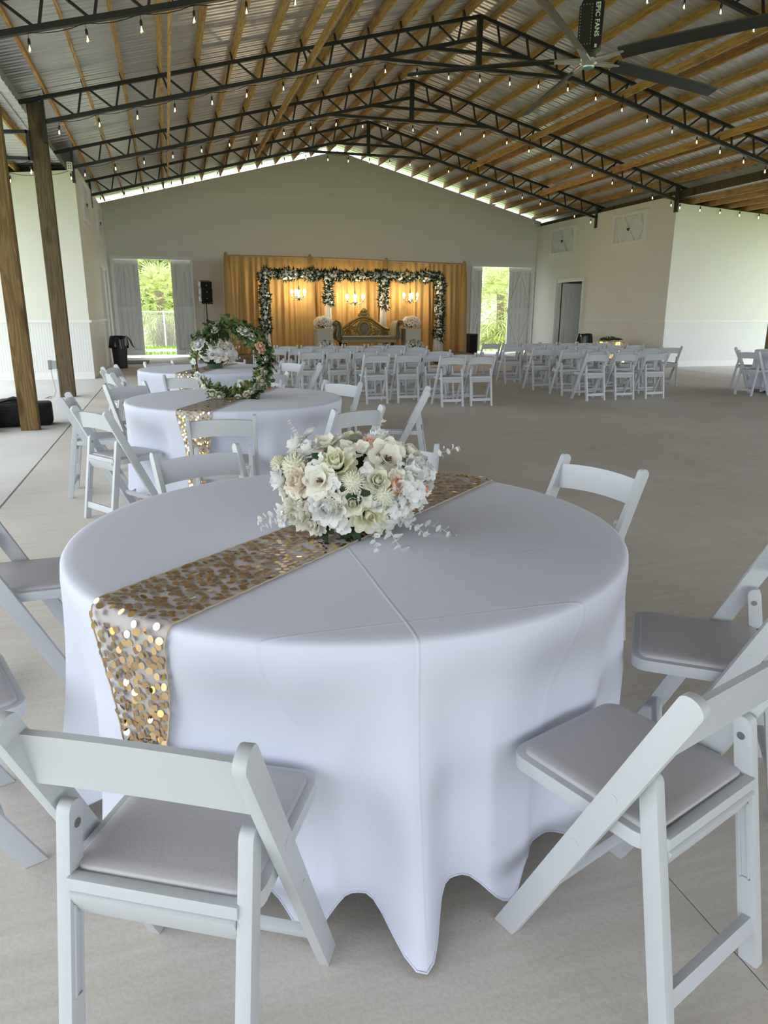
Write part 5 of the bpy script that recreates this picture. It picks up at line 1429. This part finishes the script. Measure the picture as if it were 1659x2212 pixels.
# electric box on the weathered post, with its cord
eb = thing('electric_box', 'grey weatherproof electric box fixed to the weathered post', 'electric box', (-1.87, 13.10, 0.53))
MB().box((0.035, 0, 0), (0.08, 0.10, 0.13)).build('body', M_['greybox'], eb, bevel=0.008)
MB().box((-0.03, 0, 0), (0.055, 0.11, 0.15)).build('cover', plain('grey_cover', (.22, .23, .24), .35), eb, bevel=0.012)
MB().tube([(0.075, -0.03, -0.06), (0.075, -0.03, -0.53)], 0.011, 8).build('conduit', M_['greybox'], eb, 60)
cp = [(-1.89, 13.07, 0.46), (-1.88, 13.05, 0.33), (-1.86, 13.03, 0.22), (-1.845, 13.0, 0.12), (-1.87, 12.98, 0.03), (-1.93, 13.0, 0.008), (-1.95, 13.2, 0.006), (-1.99, 13.05, 0.006), (-2.02, 12.9, 0.006), (-1.9, 12.82, 0.006)]
tag(MB().tube(cp, 0.005, 6).build('extension_cord', M_['greybox'], None, 180), 'thin grey cord trailing from the electric box to the floor', 'cord')
# security camera at the gable corner, junction block on the wainscot corner
sc_ = thing('security_camera', 'small white security camera high in the gable corner', 'camera', (12.42, YW-0.02, 4.50))
MB().box((0, -0.03, 0.0), (0.14, 0.05, 0.16)).build('mount', M_['white'], sc_, bevel=0.01)
MB().ellipsoid((0, -0.09, -0.10), (0.065, 0.065, 0.07), 14, 10).build('dome', M_['white'], sc_, 180)
MB().ellipsoid((0, -0.135, -0.12), (0.028, 0.02, 0.028), 10, 6).build('lens', M_['black'], sc_, 180)
jb = thing('junction_block', 'white junction block at the top corner of the wainscot room', 'block', (-1.62, YF-0.05, 4.09))
MB().box((0, 0, 0.06), (0.10, 0.08, 0.16)).build('body', M_['white'], jb, bevel=0.006)
for i in range(2):
    for j in range(3): MB().box((-.02+.04*i, -0.042, 0.02+.045*j), (0.018, 0.004, 0.02)).build('port_shade', M_['black'], jb)  # black plates paint the shade inside the open holes

# ================================================================ OUTDOORS BEYOND THE FAR WALL
def palm(x, y_, h, label, seed, nf=26, fl=1.5):
    r = random.Random(seed)
    t = thing('fan_palm', label, 'palm tree', (x, y_, -0.1), group='palms beyond the far wall')
    MB().tube([(0, 0, 0), (0.05, 0, h*.35), (0.02, 0.05, h*.7), (0, 0, h)], [.24, .19, .18, .22], 10).build('trunk', M_['trunk'], t, 60)
    for k in range(nf):
        a = k*2.39996; el = radians(72-150*(k/nf)); d = Vector((cos(a)*cos(el), sin(a)*cos(el), sin(el)))
        m = MB(); L = fl*r.uniform(.75, 1.05); base = Vector((0, 0, h-0.02*k)); tip = base+d*L*.75+Vector((0, 0, -.12*L))
        m.tube([base, base+d*L*.4, tip], [.018, .014, .01], 4)
        up = d.cross(Vector((0, 0, 1))); up = up.normalized() if up.length > .01 else Vector((1, 0, 0)); nrm_ = up.cross(d)
        for q in range(17):                 # leaflets of the fan
            b = radians(-115+230*q/16); dd = (d*cos(b)+up*sin(b)).normalized(); ln = L*.72*(1-.25*abs(b)/2)
            s = dd.cross(nrm_).normalized()*0.032; droop = Vector((0, 0, -.28*ln*r.uniform(.6, 1.3)))
            p1 = tip+dd*ln*.55+droop*.25; p2 = tip+dd*ln+droop
            m.add([tip-s*.4, tip+s*.4, p1+s, p1-s, p2], [(0, 1, 2, 3), (3, 2, 4)])
        m.build('frond', M_['palm'], t)
def tree(x, y_, h, rad, label, seed, n=3600, z0=0.06):
    r = random.Random(seed)
    t = thing('broadleaf_tree', label, 'tree', (x, y_, -0.1), group='trees beyond the far wall')
    MB().tube([(0, 0, 0), (.1, 0, h*.4), (0, 0, h*.8)], [.16, .12, .05], 8).build('trunk', M_['trunk'], t, 60)
    m = MB()
    for k in range(n):
        u = Vector((r.gauss(0, 1), r.gauss(0, 1), r.gauss(0, 1))).normalized()*r.uniform(.55, 1.0)
        p = Vector((u.x*rad, u.y*rad, h*(.5+z0*.5)+u.z*h*(.5-z0*.5))); q = Euler((r.uniform(0, 6), r.uniform(0, 6), r.uniform(0, 6))).to_matrix(); s = r.uniform(.14, .28)
        m.add([p+q @ Vector(v) for v in ((-s*.5, 0, 0), (0, -s, 0), (s*.5, 0, 0.03), (0, s, 0))], [(0, 1, 2, 3)])
    tag(m.build('foliage', M_['tree'], t), kind='stuff')
palm(-0.25, 37.4, 2.5, 'fan palm behind the chain link fence seen through the open barn door', 1, 60, 1.35)
palm(3.2, 41.5, 3.6, 'taller fan palm further behind the chain link fence', 2, 26, 1.6)
palm(15.75, 33.4, 2.5, 'drooping fan palm seen through the barn door gap by the side wall', 3, 70, 1.6)
palm(18.4, 38.5, 2.6, 'low fan palm behind the drooping palm', 4, 30, 1.8)
palm(13.6, 40.0, 4.4, 'tall fan palm standing beyond the yard', 5, 26, 1.7)
for i, (x, y_, h, rd_, lb) in enumerate(((-6.0, 46, 8.0, 3.2, 'round leafy tree behind the fence palms'), (4.0, 50, 9.0, 3.6, 'tall leafy tree behind the taller fence palm'), (-0.3, 44.5, 6.0, 2.1, 'short leafy tree right behind the fence palm'),
                                      (25.0, 82, 9.0, 4.2, 'leafy tree across the far yard'), (35, 84, 10.0, 4.8, 'broad leafy tree across the far yard beside another'), (46, 88, 10.0, 5.0, 'last broad leafy tree across the far yard'), (15, 86, 9.0, 4.5, 'leafy tree at the near end of the far yard'))):
    tree(x, y_, h, rd_, lb, 40+i)
# brush at the foot of the fence palm
def brush(x, y_, label, seed, mat):
    r = random.Random(seed); t = thing('dry_brush', label, 'brush', (x, y_, -0.1), group='brush along the fence'); m = MB()
    for k in range(120):
        a = r.uniform(0, 6.28); q = r.uniform(0, .7); b = Vector((q*cos(a), q*sin(a), 0)); e = b+Vector((r.uniform(-.3, .3), r.uniform(-.3, .3), r.uniform(.5, 1.5)))
        m.tube([b, e], [.018, .006], 3, cap=False)
    tag(m.build('stems', M_[mat], t), kind='stuff')
brush(0.0, 34.5, 'tangle of dry stems at the foot of the fence palm', 1, 'trunk')
brush(1.75, 34.6, 'second tangle of dry stems along the fence', 2, 'twig')
brush(-1.75, 34.6, 'thin dry stems along the fence before the trees', 3, 'twig')
fe = thing('chain_link_fence', 'pale chain link fence with a top rail behind the far wall', 'fence', (-0.5, 33.6, -0.1))
MB().tube([(-5, 0, 1.5), (6, 0, 1.5)], 0.03, 8).build('top_rail', M_['bamboo'], fe, 60)
for k in range(5): MB().tube([(-5+2.7*k, 0.03, 0), (-5+2.7*k, 0.03, 1.55)], 0.035, 8).build('fence_post', M_['bamboo'], fe, 60)
wm = MB()
for k in range(150):
    x = -5+k*0.073
    for s in (-1, 1):
        z0, x0, zz = 0.02, x, 0
        wm.tube([(x, 0, 0.02), (max(-5, min(6, x+s*1.46)), 0, 1.48)], 0.003, 3, cap=False)
tag(wm.build('wire_mesh', M_['bamboo'], fe), kind='stuff')
gm_ = MB(); r5 = random.Random(8)
for k in range(5200):
    zone = r5.random()
    x, y_ = (r5.uniform(-3, 3), r5.uniform(25.9, 34)) if zone < .5 else (r5.uniform(8, 18), r5.uniform(25.9, 36))
    if 28.7 < y_ < 30.9 and x < 6: continue
    h = r5.uniform(.06, .16); a = r5.uniform(0, 6.28); s = Vector((cos(a), sin(a), 0))*.02; b = Vector((x, y_, -.1)); e = b+Vector((r5.uniform(-.05, .05), r5.uniform(-.05, .05), h))
    gm_.add([b-s, b+s, e], [(0, 1, 2)])
tag(gm_.build('grass', leaf_mat('grass_blade', (.24, .38, .07), .35, .4)), 'rough green grass growing behind the far wall', 'grass', kind='stuff')
